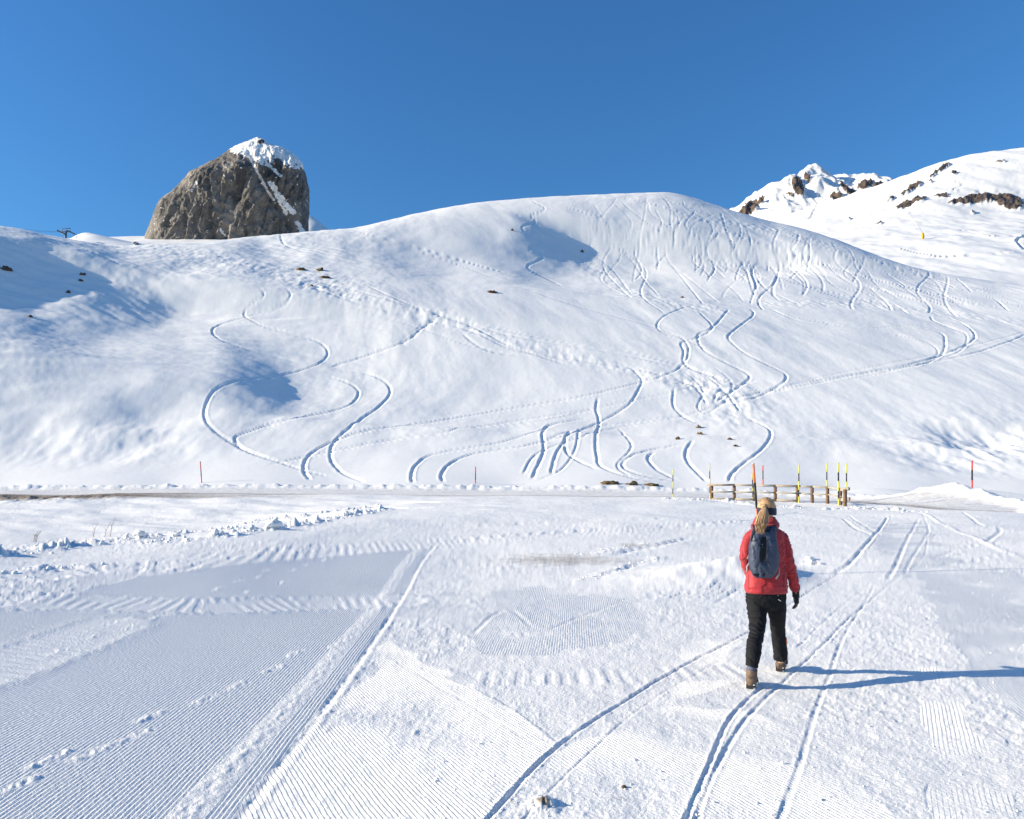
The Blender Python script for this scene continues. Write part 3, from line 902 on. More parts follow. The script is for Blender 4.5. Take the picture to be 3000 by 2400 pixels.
# ground behind and beside the viewer
bx = np.linspace(-260, 260, 53); by = np.concatenate([np.linspace(-160, -4, 20), [0, 2.6]])
BX, BY = np.meshgrid(bx, by)
grid_object('snow_ground_behind', np.stack([BX, BY, -.12 + .4 * pnoise(BX / 40, BY / 40, 3) * sstep(8, 40, -BY)], -1), np.ones((len(by) - 1, len(bx) - 1), bool), m_hill)


# ------------------------------------------------------------------ far terrain
def ctr(lst):
    out = []
    for u, v, Yv in lst:
        q, t = qt(u, v); out.append((float(q), Yv, EYE + float(t) * Yv))
    return out


def far_grid(name, q0, q1, nq, Ys, cl, extra, rocks=(), relief=0.0, mtl=None, post=None, crag=.004):
    c = ctr(cl)
    for u, v, Yv, dz in extra:
        q, t = qt(u, v); c.append((float(q), Yv, EYE + float(t) * Yv + dz))
    g = Grid(np.linspace(q0, q1, nq), Ys, c, coarse=2)
    S = Ys[len(Ys) // 2]
    g.Z += relief * fbm(g.X / (S * .06), g.YY / (S * .09), 4, 201)
    if post: post(g)
    uu, vv = project(g.X, g.YY, g.Z)
    rk = np.zeros_like(g.Z)
    for u, v, a, b, ang, s in rocks:
        ca, sa = math.cos(math.radians(ang)), math.sin(math.radians(ang))
        du = uu - u; dv = vv - v
        e = ((du * ca + dv * sa) / a) ** 2 + ((-du * sa + dv * ca) / b) ** 2
        rk = np.maximum(rk, s * np.clip(1.25 - .75 * e, 0, 1))
    rk *= (1 + .0 * rk)
    g.Z += sstep(.3, .7, rk) * S * crag * ridged(g.X / (S * .012), g.YY / (S * .02), 3, 211)
    grid_object(name, np.stack([g.X, g.YY, g.Z], -1), np.ones((len(Ys) - 1, nq - 1), bool), mtl, [('rock', rk)])
    return g


m_far = snow_material('snow_far', grain=((.5, .3, .3), (2.5, .25, .06)), rock=True)
m_peak = snow_material('snow_peak', grain=((.12, .4, 1.2), (.6, .3, .3)), rock=True)


def tracks_far(g):
    for px in ([(2360, 620), (2390, 600), (2370, 640), (2330, 650)], [(2780, 530), (2815, 540), (2790, 556), (2860, 560), (3000, 565)], [(2710, 682), (2830, 676), (2900, 690), (3000, 688)], [(2640, 730), (2760, 752), (2900, 745), (3000, 735)], [(3000, 690), (2975, 705), (2990, 725), (3010, 730)]):
        P = smooth_line(g.line(px), 6)
        r = g.near(P, 3)
        if r is None: continue
        W, best, sd, ar, L = r
        g.Z[W] += .5 * np.where(best < 1e8, np.exp(-((sd - .5) / .5) ** 2) - np.exp(-((sd + .5) / .5) ** 2), 0)


GR3 = far_grid('right_mountain', .22, .95, 460, np.concatenate([np.linspace(215, 420, 110), np.linspace(423, 870, 130)]),
               [(a_, b_, c_ * 1.4) for a_, b_, c_ in [(2230, 655, 420), (2350, 617, 430), (2450, 589, 450), (2560, 552, 470), (2620, 531, 480), (2680, 520, 480), (2720, 497, 480), (2800, 477, 490), (2900, 465, 500), (3050, 446, 500), (3400, 430, 500),
                (2300, 720, 260), (2500, 705, 250), (2705, 700, 235), (2900, 692, 232), (3100, 690, 232), (3400, 690, 232), (2350, 665, 340), (2500, 632, 345), (2700, 600, 335), (2900, 592, 332), (3100, 585, 332), (3400, 580, 332),
                (2500, 770, 202), (2700, 762, 196), (2900, 755, 192), (3100, 770, 188), (3400, 780, 186), (2600, 830, 170), (2900, 835, 165), (3100, 850, 160), (3400, 860, 158)]],
               [(2300, 640, 870, -60), (2600, 540, 870, -60), (2900, 465, 870, -60), (3300, 430, 870, -60)],
               rocks=[(2850, 588, 72, 9, -6, .95), (2955, 592, 45, 20, 12, 1.0), (2880, 582, 60, 14, -2, .8), (2760, 575, 30, 4, -3, .8), (2660, 598, 42, 8, -22, .9), (2690, 590, 30, 5, -18, .8), (2680, 546, 26, 7, -24, .85), (2660, 562, 30, 4, -28, .7), (2765, 492, 24, 5, -30, .75), (2735, 512, 20, 4, -35, .7), (2795, 509, 9, 4, -15, .8), (2573, 656, 12, 4, -5, .85), (2930, 477, 22, 3, -15, .7), (2610, 585, 16, 4, -30, .65), (2488, 643, 5, 2, 0, .7), (2725, 535, 8, 3, -20, .7), (2850, 625, 5, 3, 0, .7)],
               relief=1.2, mtl=m_far, post=tracks_far)


def peak_relief(g):
    g.Z += 26 * ridged(g.X / 130 + .4, g.YY / 260, 4, 221) * .5 + 10 * fbm(g.X / 60, g.YY / 90, 4, 223)


far_grid('rocky_peak', .22, .62, 300, np.linspace(1150, 1900, 160),
         [(2080, 640, 1400), (2150, 622, 1400), (2200, 592, 1420), (2250, 575, 1440), (2300, 548, 1460), (2350, 520, 1480), (2400, 517, 1500), (2450, 525, 1500), (2480, 531, 1500), (2510, 547, 1500), (2530, 532, 1520), (2560, 533, 1520), (2600, 552, 1520), (2700, 590, 1500),
          (2080, 690, 1200), (2200, 670, 1200), (2350, 650, 1210), (2500, 640, 1220), (2700, 650, 1220)],
         [(2080, 640, 1850, -160), (2250, 575, 1850, -160), (2400, 517, 1850, -170), (2600, 540, 1850, -170), (2750, 590, 1850, -150)],
         rocks=[(2338, 550, 30, 16, 65, .95), (2365, 525, 14, 10, 60, .85), (2190, 618, 42, 14, -35, .95), (2230, 590, 14, 7, -50, .8), (2315, 575, 18, 6, 20, .7), (2450, 580, 22, 10, -15, .85), (2485, 560, 34, 12, 40, .8), (2535, 545, 26, 12, -20, .85), (2570, 548, 20, 7, -25, .8), (2470, 545, 14, 6, 50, .7)],
         relief=6, mtl=m_peak, post=peak_relief)
# low ridges behind the left shoulder
far_grid('back_ridge', -.85, -.10, 330, np.linspace(300, 700, 150),
         [(-300, 700, 360), (0, 712, 360), (150, 712, 360), (200, 702, 360), (243, 681, 360), (300, 692, 360), (345, 703, 370), (375, 712, 380), (345, 694, 520), (420, 694, 520), (520, 694, 520), (650, 694, 520), (900, 688, 520), (1050, 690, 520), (420, 716, 400), (520, 720, 400), (700, 720, 400), (900, 712, 400), (1100, 712, 400),
          (0, 760, 310), (240, 745, 310), (500, 745, 310), (900, 740, 310), (200, 715, 440), (0, 712, 520), (200, 700, 520)],
         [(-300, 700, 690, -30), (200, 700, 690, -30), (600, 700, 690, -30), (1000, 700, 690, -30)], rocks=[(400, 718, 9, 4, -30, .9), (224, 696, 5, 2, 0, .9), (394, 712, 7, 3, -30, .8)], relief=.5, mtl=m_far, crag=.0006)
far_grid('white_peak', -.36, -.14, 80, np.linspace(950, 1250, 40),
         [(780, 720, 1100), (860, 650, 1100), (905, 628, 1100), (935, 648, 1100), (970, 676, 1100), (1020, 710, 1100), (780, 800, 980), (905, 740, 980), (1020, 800, 980)],
         [(780, 720, 1240, -60), (905, 630, 1240, -60), (1020, 720, 1240, -60)], relief=3, mtl=m_peak)


# ================================================================== ROCK TOWER
TY = 470.0
PXM = TY / F
prof_l = [(403, 752), (406, 746), (418, 715), (430, 685), (446, 662), (462, 639), (474, 615), (486, 593), (505, 553), (537, 530), (563, 501), (586, 468), (626, 449), (675, 432), (702, 422), (740, 412), (800, 405)]
prof_r = [(403, 757), (406, 768), (422, 791), (433, 829), (445, 850), (459, 869), (482, 889), (520, 895), (557, 903), (620, 906), (672, 905), (740, 908), (800, 912)]
NV, NA = 270, 420
vv = 403 + (800 - 403) * np.linspace(0, 1, NV) ** 1.25
uL = np.interp(vv, *zip(*prof_l)); uR = np.interp(vv, *zip(*prof_r))
aa = np.linspace(0, 2 * np.pi, NA, endpoint=False)
AA, VV = np.meshgrid(aa, vv)
cx = ((uL + uR) / 2)[:, None]; hw = ((uR - uL) / 2)[:, None]
ca, sa = np.cos(AA), np.sin(AA)
pw = 2.6
ca2 = np.sign(ca) * np.abs(ca) ** (2 / pw); sa2 = np.sign(sa) * np.abs(sa) ** (2 / pw)
top_q, top_t = qt(cx, VV)
ZC = EYE + top_t * TY
XC = qt(cx, VV)[0] * TY
HWm = hw * PXM
depth = .30 * (906 - 422) * PXM * np.clip((VV - 398) / 95, .05, 1) ** .6
YYt = TY + depth * sa2
qv, tv = qt(cx + hw * ca2, VV)
XX = qv * YYt; ZZ = EYE + tv * YYt
# relief: steep ribs leaning to the right, finer cracks
NX, NY = ca2, sa2
l = np.hypot(NX, NY); NX, NY = NX / l, NY / l
su = (XX - .30 * ZZ) + YYt * .6
rel = 2.8 * fbm(su / 13, ZZ / 34, 4, 301) + 1.6 * ridged(su / 6.5, ZZ / 22 + su / 60, 4, 303) + .9 * fbm(su / 2.2, ZZ / 4.5, 4, 305) - 1.6 * np.exp(-(pnoise(su / 10, ZZ / 45, 317) / .05) ** 2)
edge = 1 - np.abs(ca) ** 6 * .8
rel = (rel - rel.mean()) * 1.15
rel *= np.clip((VV - 408) / 95, .03, 1) * edge
groove = -3.2 * np.exp(-((project(XX, YYt, ZZ)[0] - np.interp(VV, [440, 480, 520, 580, 630, 700], [725, 738, 762, 800, 840, 880])) / 11) ** 2)
rel += np.where(sa < 0, groove, 0) * np.clip((VV - 430) / 40, 0, 1)
XX = XX + NX * rel; YYt = YYt + NY * rel
ZZ = ZZ + .6 * fbm(XX / 3, YYt / 3, 3, 307)
pu, pv = project(XX, YYt, ZZ)
nz = fbm(XX / 4.0, ZZ / 4.0, 4, 309); nz2 = fbm(XX / 1.4, ZZ / 1.4 + XX / 5, 3, 311)
bound = np.interp(pu, [640, 680, 700, 730, 760, 790, 815, 840, 870, 895], [400, 446, 452, 470, 478, 480, 470, 484, 494, 500])
snow = sstep(-3, 7, bound - pv + 9 * nz + 8 * nz2)
snow *= 1 - .95 * np.exp(-(((pu - 764) / 13) ** 2 + ((pv - 415) / 8) ** 2)) - .8 * np.exp(-(((pu - 800) / 14) ** 2 + ((pv - 462) / 12) ** 2)) * (nz2 > -.1)
for pts, wdt in [([(735, 470), (760, 515), (785, 560), (800, 585)], 4), ([(795, 540), (815, 572), (830, 592), (845, 606), (862, 622)], 10), ([(818, 590), (838, 625)], 6), ([(780, 482), (805, 500), (822, 517)], 5), ([(872, 655), (882, 675), (890, 690)], 9), ([(645, 672), (658, 690)], 4), ([(575, 535), (560, 560)], 4)]:
    pts = np.array(pts, float)
    best = np.full(pu.shape, 1e9)
    for k in range(len(pts) - 1):
        d = pts[k + 1] - pts[k]; t = np.clip(((pu - pts[k, 0]) * d[0] + (pv - pts[k, 1]) * d[1]) / (d @ d), 0, 1)
        best = np.minimum(best, np.hypot(pu - pts[k, 0] - t * d[0], pv - pts[k, 1] - t * d[1]))
    snow = np.maximum(snow, np.where(sa < .2, sstep(-.1, .35, 1 - best / wdt + .6 * nz2 + .3 * nz), 0))
snow = np.maximum(snow, .9 * sstep(.72, .95, nz2 + .25 * nz) * (VV > 470))
snow = np.maximum(snow, sstep(4, 0, np.abs(pv - np.interp(pu, [553, 580, 593], [505, 491, 486])) + 3 * (pu > 590) + 9 * (pu < 552)) * (pu < 592) * 0)
me = bpy.data.meshes.new('rock_tower')
vt = np.stack([XX, YYt, ZZ], -1).reshape(-1, 3)
idx = np.arange(NV * NA).reshape(NV, NA)
nx_ = np.roll(idx, -1, 1)
f4 = np.stack([idx[:-1], idx[1:], nx_[1:], nx_[:-1]], -1).reshape(-1, 4).astype(np.int32)
base = Vector((float(vt[:, 0].mean()), TY, float(vt[:, 2].min())))
vt = vt - np.array(base)
me.from_pydata(vt.tolist(), [], f4.tolist() + [list(range(NA - 1, -1, -1))])
at_s = me.attributes.new('snow', 'FLOAT', 'POINT'); at_s.data.foreach_set('value', snow.ravel().astype(np.float32))
m, nt, b = mat('tower_rock')
tc = nt.nodes.new('ShaderNodeTexCoord')
mp_ = nt.nodes.new('ShaderNodeMapping'); mp_.inputs['Scale'].default_value = (1, 1, .35); mp_.inputs['Rotation'].default_value = (0, .3, 0)
nt.links.new(tc.outputs['Object'], mp_.inputs[0])
n1 = nt.nodes.new('ShaderNodeTexNoise'); n1.inputs['Scale'].default_value = .09; n1.inputs['Detail'].default_value = 10; n1.inputs['Roughness'].default_value = .68
nt.links.new(mp_.outputs[0], n1.inputs['Vector'])
r1 = nt.nodes.new('ShaderNodeValToRGB'); cr = r1.color_ramp
cr.elements[0].position = .30; cr.elements[0].color = (.045, .041, .038, 1)
cr.elements[1].position = .72; cr.elements[1].color = (.38, .315, .255, 1)
e = cr.elements.new(.46); e.color = (.135, .122, .111, 1)
e = cr.elements.new(.56); e.color = (.23, .203, .178, 1)
nt.links.new(n1.outputs['Fac'], r1.inputs[0])
n2 = nt.nodes.new('ShaderNodeTexNoise'); n2.inputs['Scale'].default_value = .5; n2.inputs['Detail'].default_value = 8
nt.links.new(mp_.outputs[0], n2.inputs['Vector'])
bp = nt.nodes.new('ShaderNodeBump'); bp.inputs['Distance'].default_value = 1.5; bp.inputs['Strength'].default_value = .9
nt.links.new(n2.outputs['Fac'], bp.inputs['Height']); nt.links.new(bp.outputs[0], b.inputs['Normal'])
sa_ = nt.nodes.new('ShaderNodeAttribute'); sa_.attribute_name = 'snow'
mr = nt.nodes.new('ShaderNodeMapRange'); mr.inputs[1].default_value = .45; mr.inputs[2].default_value = .6
nt.links.new(nmath(nt, 'ADD', sa_.outputs['Fac'], nmath(nt, 'MULTIPLY_ADD', n2.outputs['Fac'], .5, -.25)), mr.inputs[0])
mx = nt.nodes.new('ShaderNodeMix'); mx.data_type = 'RGBA'; mx.inputs[7].default_value = (*SNOW, 1)
nt.links.new(mr.outputs[0], mx.inputs[0]); nt.links.new(r1.outputs[0], mx.inputs[6]); nt.links.new(mx.outputs[2], b.inputs['Base Color'])
b.inputs['Roughness'].default_value = .85; b.inputs['Specular IOR Level'].default_value = .2
o = link_mesh('rock_tower', me, m); o.location = base
tag(o, 'huge grey brown rock tower with a snowy summit behind the snow slope', 'rock')

# ================================================================== SMALL ROCKS AND BARE PATCHES
m_rock = simple('bare_rock', (.10, .065, .04), .95, var=.6, scale=1.5, bump=.8, bscale=8)
m_turf = simple('bare_turf', (.15, .10, .045), .95, var=.6, scale=3, bump=.9, bscale=14)


def rock(u, v, wpx, hpx, label, material=m_rock, grid=None, seed=0, lo=50, name='rock', cat='rock', group=None):
    g = grid or G
    p = g.point(u, v, lo=lo)
    s = p.y / F
    bm = bmesh.new()
    add_ellipsoid(bm, (0, 0, 0), (1, 1, 1), 3)
    co = np.array([w.co[:] for w in bm.verts])
    k = 1 + .6 * fbm(co[:, 0] * 1.8 + seed * 3.1, co[:, 1] * 1.8 + co[:, 2] * 1.7, 3, 401 + seed) + .35 * fbm(co[:, 0] * 5 + seed, co[:, 2] * 5 + co[:, 1] * 4, 2, 411)
    for w, c, kk in zip(bm.verts, co, k):
        w.co = Vector(c * kk) * 1.0
        w.co.x *= wpx * s * .5; w.co.y *= wpx * s * .42; w.co.z *= max(hpx * s * 1.0, .14)
    o = from_bm(name, bm, material)
    o.location = p - Vector((0, 0, .42 * hpx * s)) + Vector((0, -.05, 0))
    tag(o, label, cat, group)
    return o


RK = [
    (884, 791, 30, 8, 'brown bare rock strip, left of the pair above the long ski traverse', m_turf),
    (938, 792, 24, 9, 'brown rock patch, right of the pair above the long ski traverse', m_turf),
    (952, 812, 26, 4, 'flat dark grass patch just below the paired brown rocks', m_turf),
    (913, 838, 10, 6, 'single small mossy stone below the paired brown rocks', m_turf),
    (1442, 856, 26, 6, 'lone dark rock sliver in the middle of the snow slope', m_rock),
    (2046, 1252, 16, 9, 'upper brown rock on the small snow knoll above the fence', m_turf),
    (2050, 1272, 16, 9, 'brown rock directly under the top one on the snow knoll', m_turf),
    (1985, 1286, 14, 8, 'leftmost brown rock on the snow knoll above the fence', m_rock),
    (2137, 1287, 14, 6, 'brown rock to the right on the snow knoll', m_rock),
    (2155, 1307, 12, 6, 'lowest brown rock to the right on the snow knoll', m_rock),
    (1500, 675, 7, 7, 'tiny dark stone high on the shaded hollow', m_rock),
    (1705, 738, 9, 8, 'dark stone at the edge of the deep shaded hollow', m_rock),
    (1998, 872, 10, 5, 'small dark stone beside the crowded ski tracks', m_rock),
    (242, 804, 14, 6, 'dark stone at the tip of the shaded left hollow', m_rock),
    (236, 822, 12, 5, 'second dark stone just below the hollow tip', m_rock),
    (18, 788, 32, 8, 'dark rock band at the left edge of the slope', m_rock),
    (90, 928, 12, 6, 'dark stone low on the bright left ridge', m_rock),
    (200, 856, 14, 6, 'dark stone on the rim of the left ridge', m_rock),
]
for i, (u, v, w, h, lab, mm) in enumerate(RK):
    rock(u, v, w, h, lab, mm, seed=i)
for i, (u, v, w, h, lab) in enumerate([(1785, 1415, 62, 10, 'long brown turf bank cut open beside the road, left of three'), (1850, 1419, 34, 11, 'brown turf clod beside the road, middle of three'), (1905, 1421, 46, 9, 'brown turf clod beside the road, right of three')]):
    rock(u, v, w, h, lab, m_turf, seed=30 + i, name='turf_bank', cat='bare turf')
p = G.point(1830, 2306)
for (u, v, r_, lab, nm) in [(1828, 2308, .013, 'small brown pebble lying on the snow near the bottom', 'pebble')]:
    p = G.point(u, v)
    bm = bmesh.new(); add_ellipsoid(bm, (0, 0, 0), (r_ * 1.3, r_, r_ * .9), 2)
    for w in bm.verts: w.co *= 1 + random.uniform(-.2, .2)
    o = from_bm(nm, bm, m_rock); o.location = p + Vector((0, 0, r_ * .4)); tag(o, lab, 'pebble')

# ================================================================== SNOW CRUMBS
m_clod = simple('snow_clod', SNOW, .6, var=.03, bump=.5, bscale=40)
vs_, fs_ = [], []
bm = bmesh.new(); bmesh.ops.create_icosphere(bm, subdivisions=1, radius=1)
icov = np.array([v.co[:] for v in bm.verts]); icof = np.array([[v.index for v in f.verts] for f in bm.faces]); bm.free()
nb = 0
r2 = np.random.default_rng(5)


def crumb(x, y, r):
    global nb
    z = G.h(x, y)
    vs_.append((icov * (1 + .35 * r2.standard_normal((len(icov), 1)).clip(-1, 1)) * r * r2.uniform(.6, 1.3, 3)) + [x, y, z + .25 * r]); fs_.append(icof + nb); nb += len(icov)


for P, w, h in crumb_spots:
    L_ = np.hypot(*(P[1:] - P[:-1]).T).sum()
    for k in range(int(min(L_ * 9, 240))):
        t = r2.uniform(0, len(P) - 1.001); i0 = int(t); c = P[i0] + (P[i0 + 1] - P[i0]) * (t - i0)
        c = c + r2.normal(0, w * .8, 2)
        if c[1] < 3: continue
        crumb(c[0], c[1], min(abs(r2.normal(0, .028 * h / .2)) + .010, .07))
for k in range(700):
    q_ = r2.uniform(-.15, .7); yy = 1 / r2.uniform(1 / 22, 1 / 4)
    if not (-.2 < pnoise(np.array([q_ * yy * .7]), np.array([yy * .7]), 8)[0]): continue
    crumb(q_ * yy, yy, abs(r2.normal(0, .004)) + .002)
fv = np.concatenate(vs_); ff = np.concatenate(fs_)
me = bpy.data.meshes.new('snow_crumbs'); me.from_pydata(fv.tolist(), [], ff.tolist())
tag(link_mesh('snow_crumbs', me, m_clod), 'loose crumbs of snow along the berms and ski tracks', 'snow', kind='stuff')
for (u, v, r_, lab) in [(2371, 1640, .085, 'upper snow lump lying right of the shaded mound'), (2376, 1652, .11, 'lower snow lump lying right of the shaded mound'), (2402, 1654, .05, 'smallest snow lump at the tip of the mound shadow'),
                        (800, 1543, .20, 'large broken snow slab on the left snow berm'), (410, 1568, .12, 'small snow block standing on the left berm'), (515, 1572, .10, 'rounded snow block by the left berm end')]:
    p = G.point(u, v); bm = bmesh.new(); add_ellipsoid(bm, (0, 0, 0), (1, .8, .6), 3)
    co = np.array([w.co[:] for w in bm.verts]); k = 1 + .45 * fbm(co[:, 0] * 1.7 + u, co[:, 1] * 1.7 + co[:, 2] * 2, 3, 421)
    for w, kk in zip(bm.verts, k): w.co *= float(kk) * r_
    o = from_bm('snow_lump', bm, m_clod); o.location = p + Vector((0, 0, r_ * .3)); tag(o, lab, 'snow lump', 'loose lumps of snow')
# dry stalks
m_stalk = simple('dry_stalk', (.20, .13, .07), .9)
for u, v, hgt, lab in [(322, 1572, .75, 'tallest dry stalk poking out of the snow by the left berm'), (306, 1574, .5, 'middle dry stalk poking out of the snow by the left berm'), (272, 1574, .55, 'left dry stalk, bent, poking out of the snow by the berm'), (97, 1588, .4, 'tuft of short dry stalks at the far left of the berm')]:
    p = G.point(u, v); bm = bmesh.new()
    for k in range(3 if 'tuft' in lab else 1):
        dx = random.uniform(-.1, .2) if k else .12
        add_tube(bm, [(k * .05, 0, -.1), (k * .05 + dx * .4, 0, hgt * .5), (k * .05 + dx * 1.3, .03, hgt)], [.012, .009, .004], 6)
        add_tube(bm, [(k * .05 + dx * .4, 0, hgt * .5), (k * .05 - dx * .3, 0, hgt * .75)], [.007, .003], 5)
    o = from_bm('dry_stalk', bm, m_stalk); o.location = p; tag(o, lab, 'dry plant')

# ================================================================== MARKER POLES
def paint(name, col): return simple(name, col, .45, var=.12, scale=6)


m_yel = paint('pole_yellow', (.60, .58, .09)); m_blk = paint('pole_black', (.012, .014, .02)); m_red = paint('pole_red', (.55, .035, .035)); m_ora = paint('pole_orange', (.82, .17, .06)); m_brt = paint('pole_bright_red', (.80, .07, .05)); m_grey = paint('pole_cap', (.45, .45, .43))


def pole(bx_, bv, tx, tv, Yd, r, bands, label, group, name='marker_pole', cat='marker pole', ty=None):
    b0 = at(bx_, bv, Yd); t0 = at(tx, tv, ty or Yd)
    gz = G.h(b0.x, b0.y)
    root = thing(name, b0, label, cat, group)
    d = t0 - b0
    Lp = d.length; dn = d.normalized()
    start = -0.35
    pos = [start] + [Lp * (1 - c) for c, _ in bands[1:]][::-1] + [Lp]
    mats = [mm for _, mm in bands][::-1]
    for k in range(len(mats)):
        bm = bmesh.new()
        add_tube(bm, [dn * pos[k], dn * pos[k + 1]], r, 12)
        from_bm('pole_band', bm, mats[k], root)
    bm = bmesh.new(); add_tube(bm, [dn * Lp, dn * (Lp + r * .6), dn * (Lp + r)], [r * 1.03, r * .9, r * .3], 12)
    from_bm('pole_cap', bm, m_grey, root)
    return root


GY = 'yellow and black marker poles along the fence'; GRD = 'red and black marker poles along the road'
yb = [(0, m_yel), (.22, m_blk), (.42, m_yel), (.66, m_blk), (.83, m_yel)]
pole(1971, 1462, 1971.5, 1374, 42.6, .024, yb, 'yellow black pole standing alone left of the wooden fence', GY)
pole(2080, 1462, 2079, 1359, 41.9, .027, yb, 'yellow black pole at the left end post of the fence', GY)
pole(2206, 1472, 2204, 1388, 41.2, .027, yb, 'yellow black pole half hidden behind the near orange pole', GY)
pole(2340, 1474, 2340.5, 1363, 40.0, .030, yb, 'yellow black pole at the middle fence post', GY)
pole(2423, 1474, 2422, 1358, 40.1, .029, yb, 'yellow black pole third from the right end of the fence', GY)
pole(2457, 1482, 2456, 1357, 37.9, .036, yb, 'thickest yellow black pole at the fence corner', GY)
pole(2480, 1482, 2480, 1360, 38.6, .030, yb, 'rightmost yellow black pole behind the fence end', GY)
rb = [(0, m_red), (.36, m_blk), (.64, m_red)]
pole(591, 1418, 587, 1353, 51.5, .032, rb, 'thin red pole by the road on the left', GRD)
pole(1393, 1426, 1393, 1368, 51.5, .032, rb, 'thin red pole by the road in the middle', GRD)
pole(2235.5, 1432, 2235, 1364, 51.0, .034, [(0, m_red), (.24, m_blk), (.6, m_red), (.9, m_blk)], 'thin dark red pole beyond the fence', GRD)
pole(2848, 1462, 2848, 1350, 42.5, .043, [(0, m_brt), (.25, m_blk), (.51, m_brt), (.76, m_blk), (.86, m_brt)], 'bright red black pole on the snowbank right of the fence', GRD)
pole(2229, 1645, 2207, 1360, 14.3, .0215, [(0, m_ora), (.19, m_blk), (.455, m_ora), (.72, m_blk)], 'big orange black pole leaning in the mound behind the walker', 'orange marker pole on the mound', ty=14.1)

# ================================================================== FENCE
m_post = simple('fence_post_wood', (.17, .10, .06), .85, var=.35, scale=9, bump=.5, bscale=30)
m_rail = simple('fence_rail_wood', (.34, .265, .185), .85, var=.3, scale=4, bump=.4, bscale=25)
m_rail2 = simple('fence_rail_weathered', (.36, .31, .25), .9, var=.25, scale=5, bump=.4, bscale=25)
posts = [(2085, 1418, 1466, 41.8), (2151, 1418, 1470, 41.5), (2211, 1419, 1472, 41.1), (2271, 1420, 1474, 40.7), (2336, 1421.5, 1474, 40.2), (2379, 1423, 1474, 39.8), (2424, 1425, 1478, 39.2), (2462, 1430, 1484, 38.2), (2475, 1434, 1487, 37.4)]
fr = thing('wooden_fence', at(2270, 1476, 40.7), 'low brown wooden post and rail fence beside the road', 'fence')
forg = fr.location.copy()
pp = []
for (u, v0, v1, Yd) in posts:
    a = at(u, v0, Yd); b0 = at(u, v1, Yd)
    r_ = .085
    bm = bmesh.new(); add_tube(bm, [b0 - Vector((0, 0, .4)), a - Vector((0, 0, .02)), a], [r_, r_, r_ * .85], 12)
    bmesh.ops.translate(bm, verts=bm.verts[:], vec=-forg)
    from_bm('post', bm, m_post, fr)
    pp.append((a, b0))


def rail(p, q_, r_, mm, name='rail'):
    bm = bmesh.new()
    mid = (p + q_) / 2 + Vector((0, 0, -.012))
    add_tube(bm, [p, mid, q_], [(r_, r_ * .8)] * 3, 10, power=3)
    bmesh.ops.translate(bm, verts=bm.verts[:], vec=-forg)
    return from_bm(name, bm, mm, fr)


for i in range(len(pp) - 2):
    (a, b0), (c, d0) = pp[i], pp[i + 1]
    off = Vector((0, -.12, 0))
    ext = (c - a).normalized() * .05
    s_ = Vector((.2, 0, 0)) if i == 0 else Vector((0, 0, 0))
    rail(a + off + Vector((0, 0, -.05)) - ext - s_, c + off + Vector((0, 0, -.05)), .050, m_rail if i in (0, 3) else m_rail2)
    rail(a + off + Vector((0, 0, -.42)) - ext, c + off + Vector((0, 0, -.42)), .042, m_rail2)
    if i < 4:
        rail(a + off + Vector((0, 0, -.80)) - ext, c + off + Vector((0, 0, -.80)), .045, m_rail)
(a, b0), (c, d0) = pp[-2], pp[-1]
for dz in (-.03, -.52):
    rail(a + Vector((-.12, -.13, dz - .05)), c + Vector((.14, -.13, dz + .06)), .085, m_rail2, 'end_board')

# ================================================================== SNOW LANCE AND FAR POLES
m_pad = simple('pad_yellow', (.80, .42, .02), .6, var=.15, scale=2)
m_steel = simple('galvanised_steel', (.42, .44, .46), .45, .7)
pg = GR3.point(2703, 700)
sl = thing('snow_lance', pg, 'yellow padded snow making lance on the far right slope', 'snow gun')
s = pg.y / F
bm = bmesh.new(); add_tube(bm, [(0, 0, -.2), (.05, 0, 18 * s * .3), (.1, 0, 18 * s * .9), (.1, 0, 18 * s)], [.42, .52, .52, .40], 16, power=3.2); from_bm('pad', bm, m_pad, sl)
bm = bmesh.new(); add_tube(bm, [(.02, 0, 18 * s * .5), (-.05, 0, 18 * s), (-37 * s, 0, 82 * s)], [.20, .17, .11], 8); from_bm('lance_tube', bm, m_steel, sl)
bm = bmesh.new(); add_tube(bm, [(-36.3 * s, 0, 80.8 * s), (-38 * s, 0, 83.8 * s)], [.14, .12], 8); from_bm('nozzle_head', bm, m_steel, sl)
bm = bmesh.new(); add_box(bm, (.52, -.1, .9), (.35, .5, .8), bevel=.05); from_bm('hydrant_box', bm, simple('hydrant_dark', (.05, .04, .03), .7), sl)
for u, v, h, lab in [(2778, 768, 15, 'thin orange pole at the foot of the far right slope'), (2717, 736, 11, 'faint orange pole further up the far right slope')]:
    p = GR3.point(u, v); s = p.y / F
    root = thing('marker_pole', p, lab, 'marker pole', 'orange poles on the far right slope')
    bm = bmesh.new(); add_tube(bm, [(0, 0, -.3), (0, 0, h * s)], .045, 8); from_bm('pole_shaft', bm, m_ora, root)
    bm = bmesh.new(); add_tube(bm, [(0, 0, h * s), (0, 0, h * s + .06)], [.05, .02], 8); from_bm('pole_cap', bm, m_grey, root)

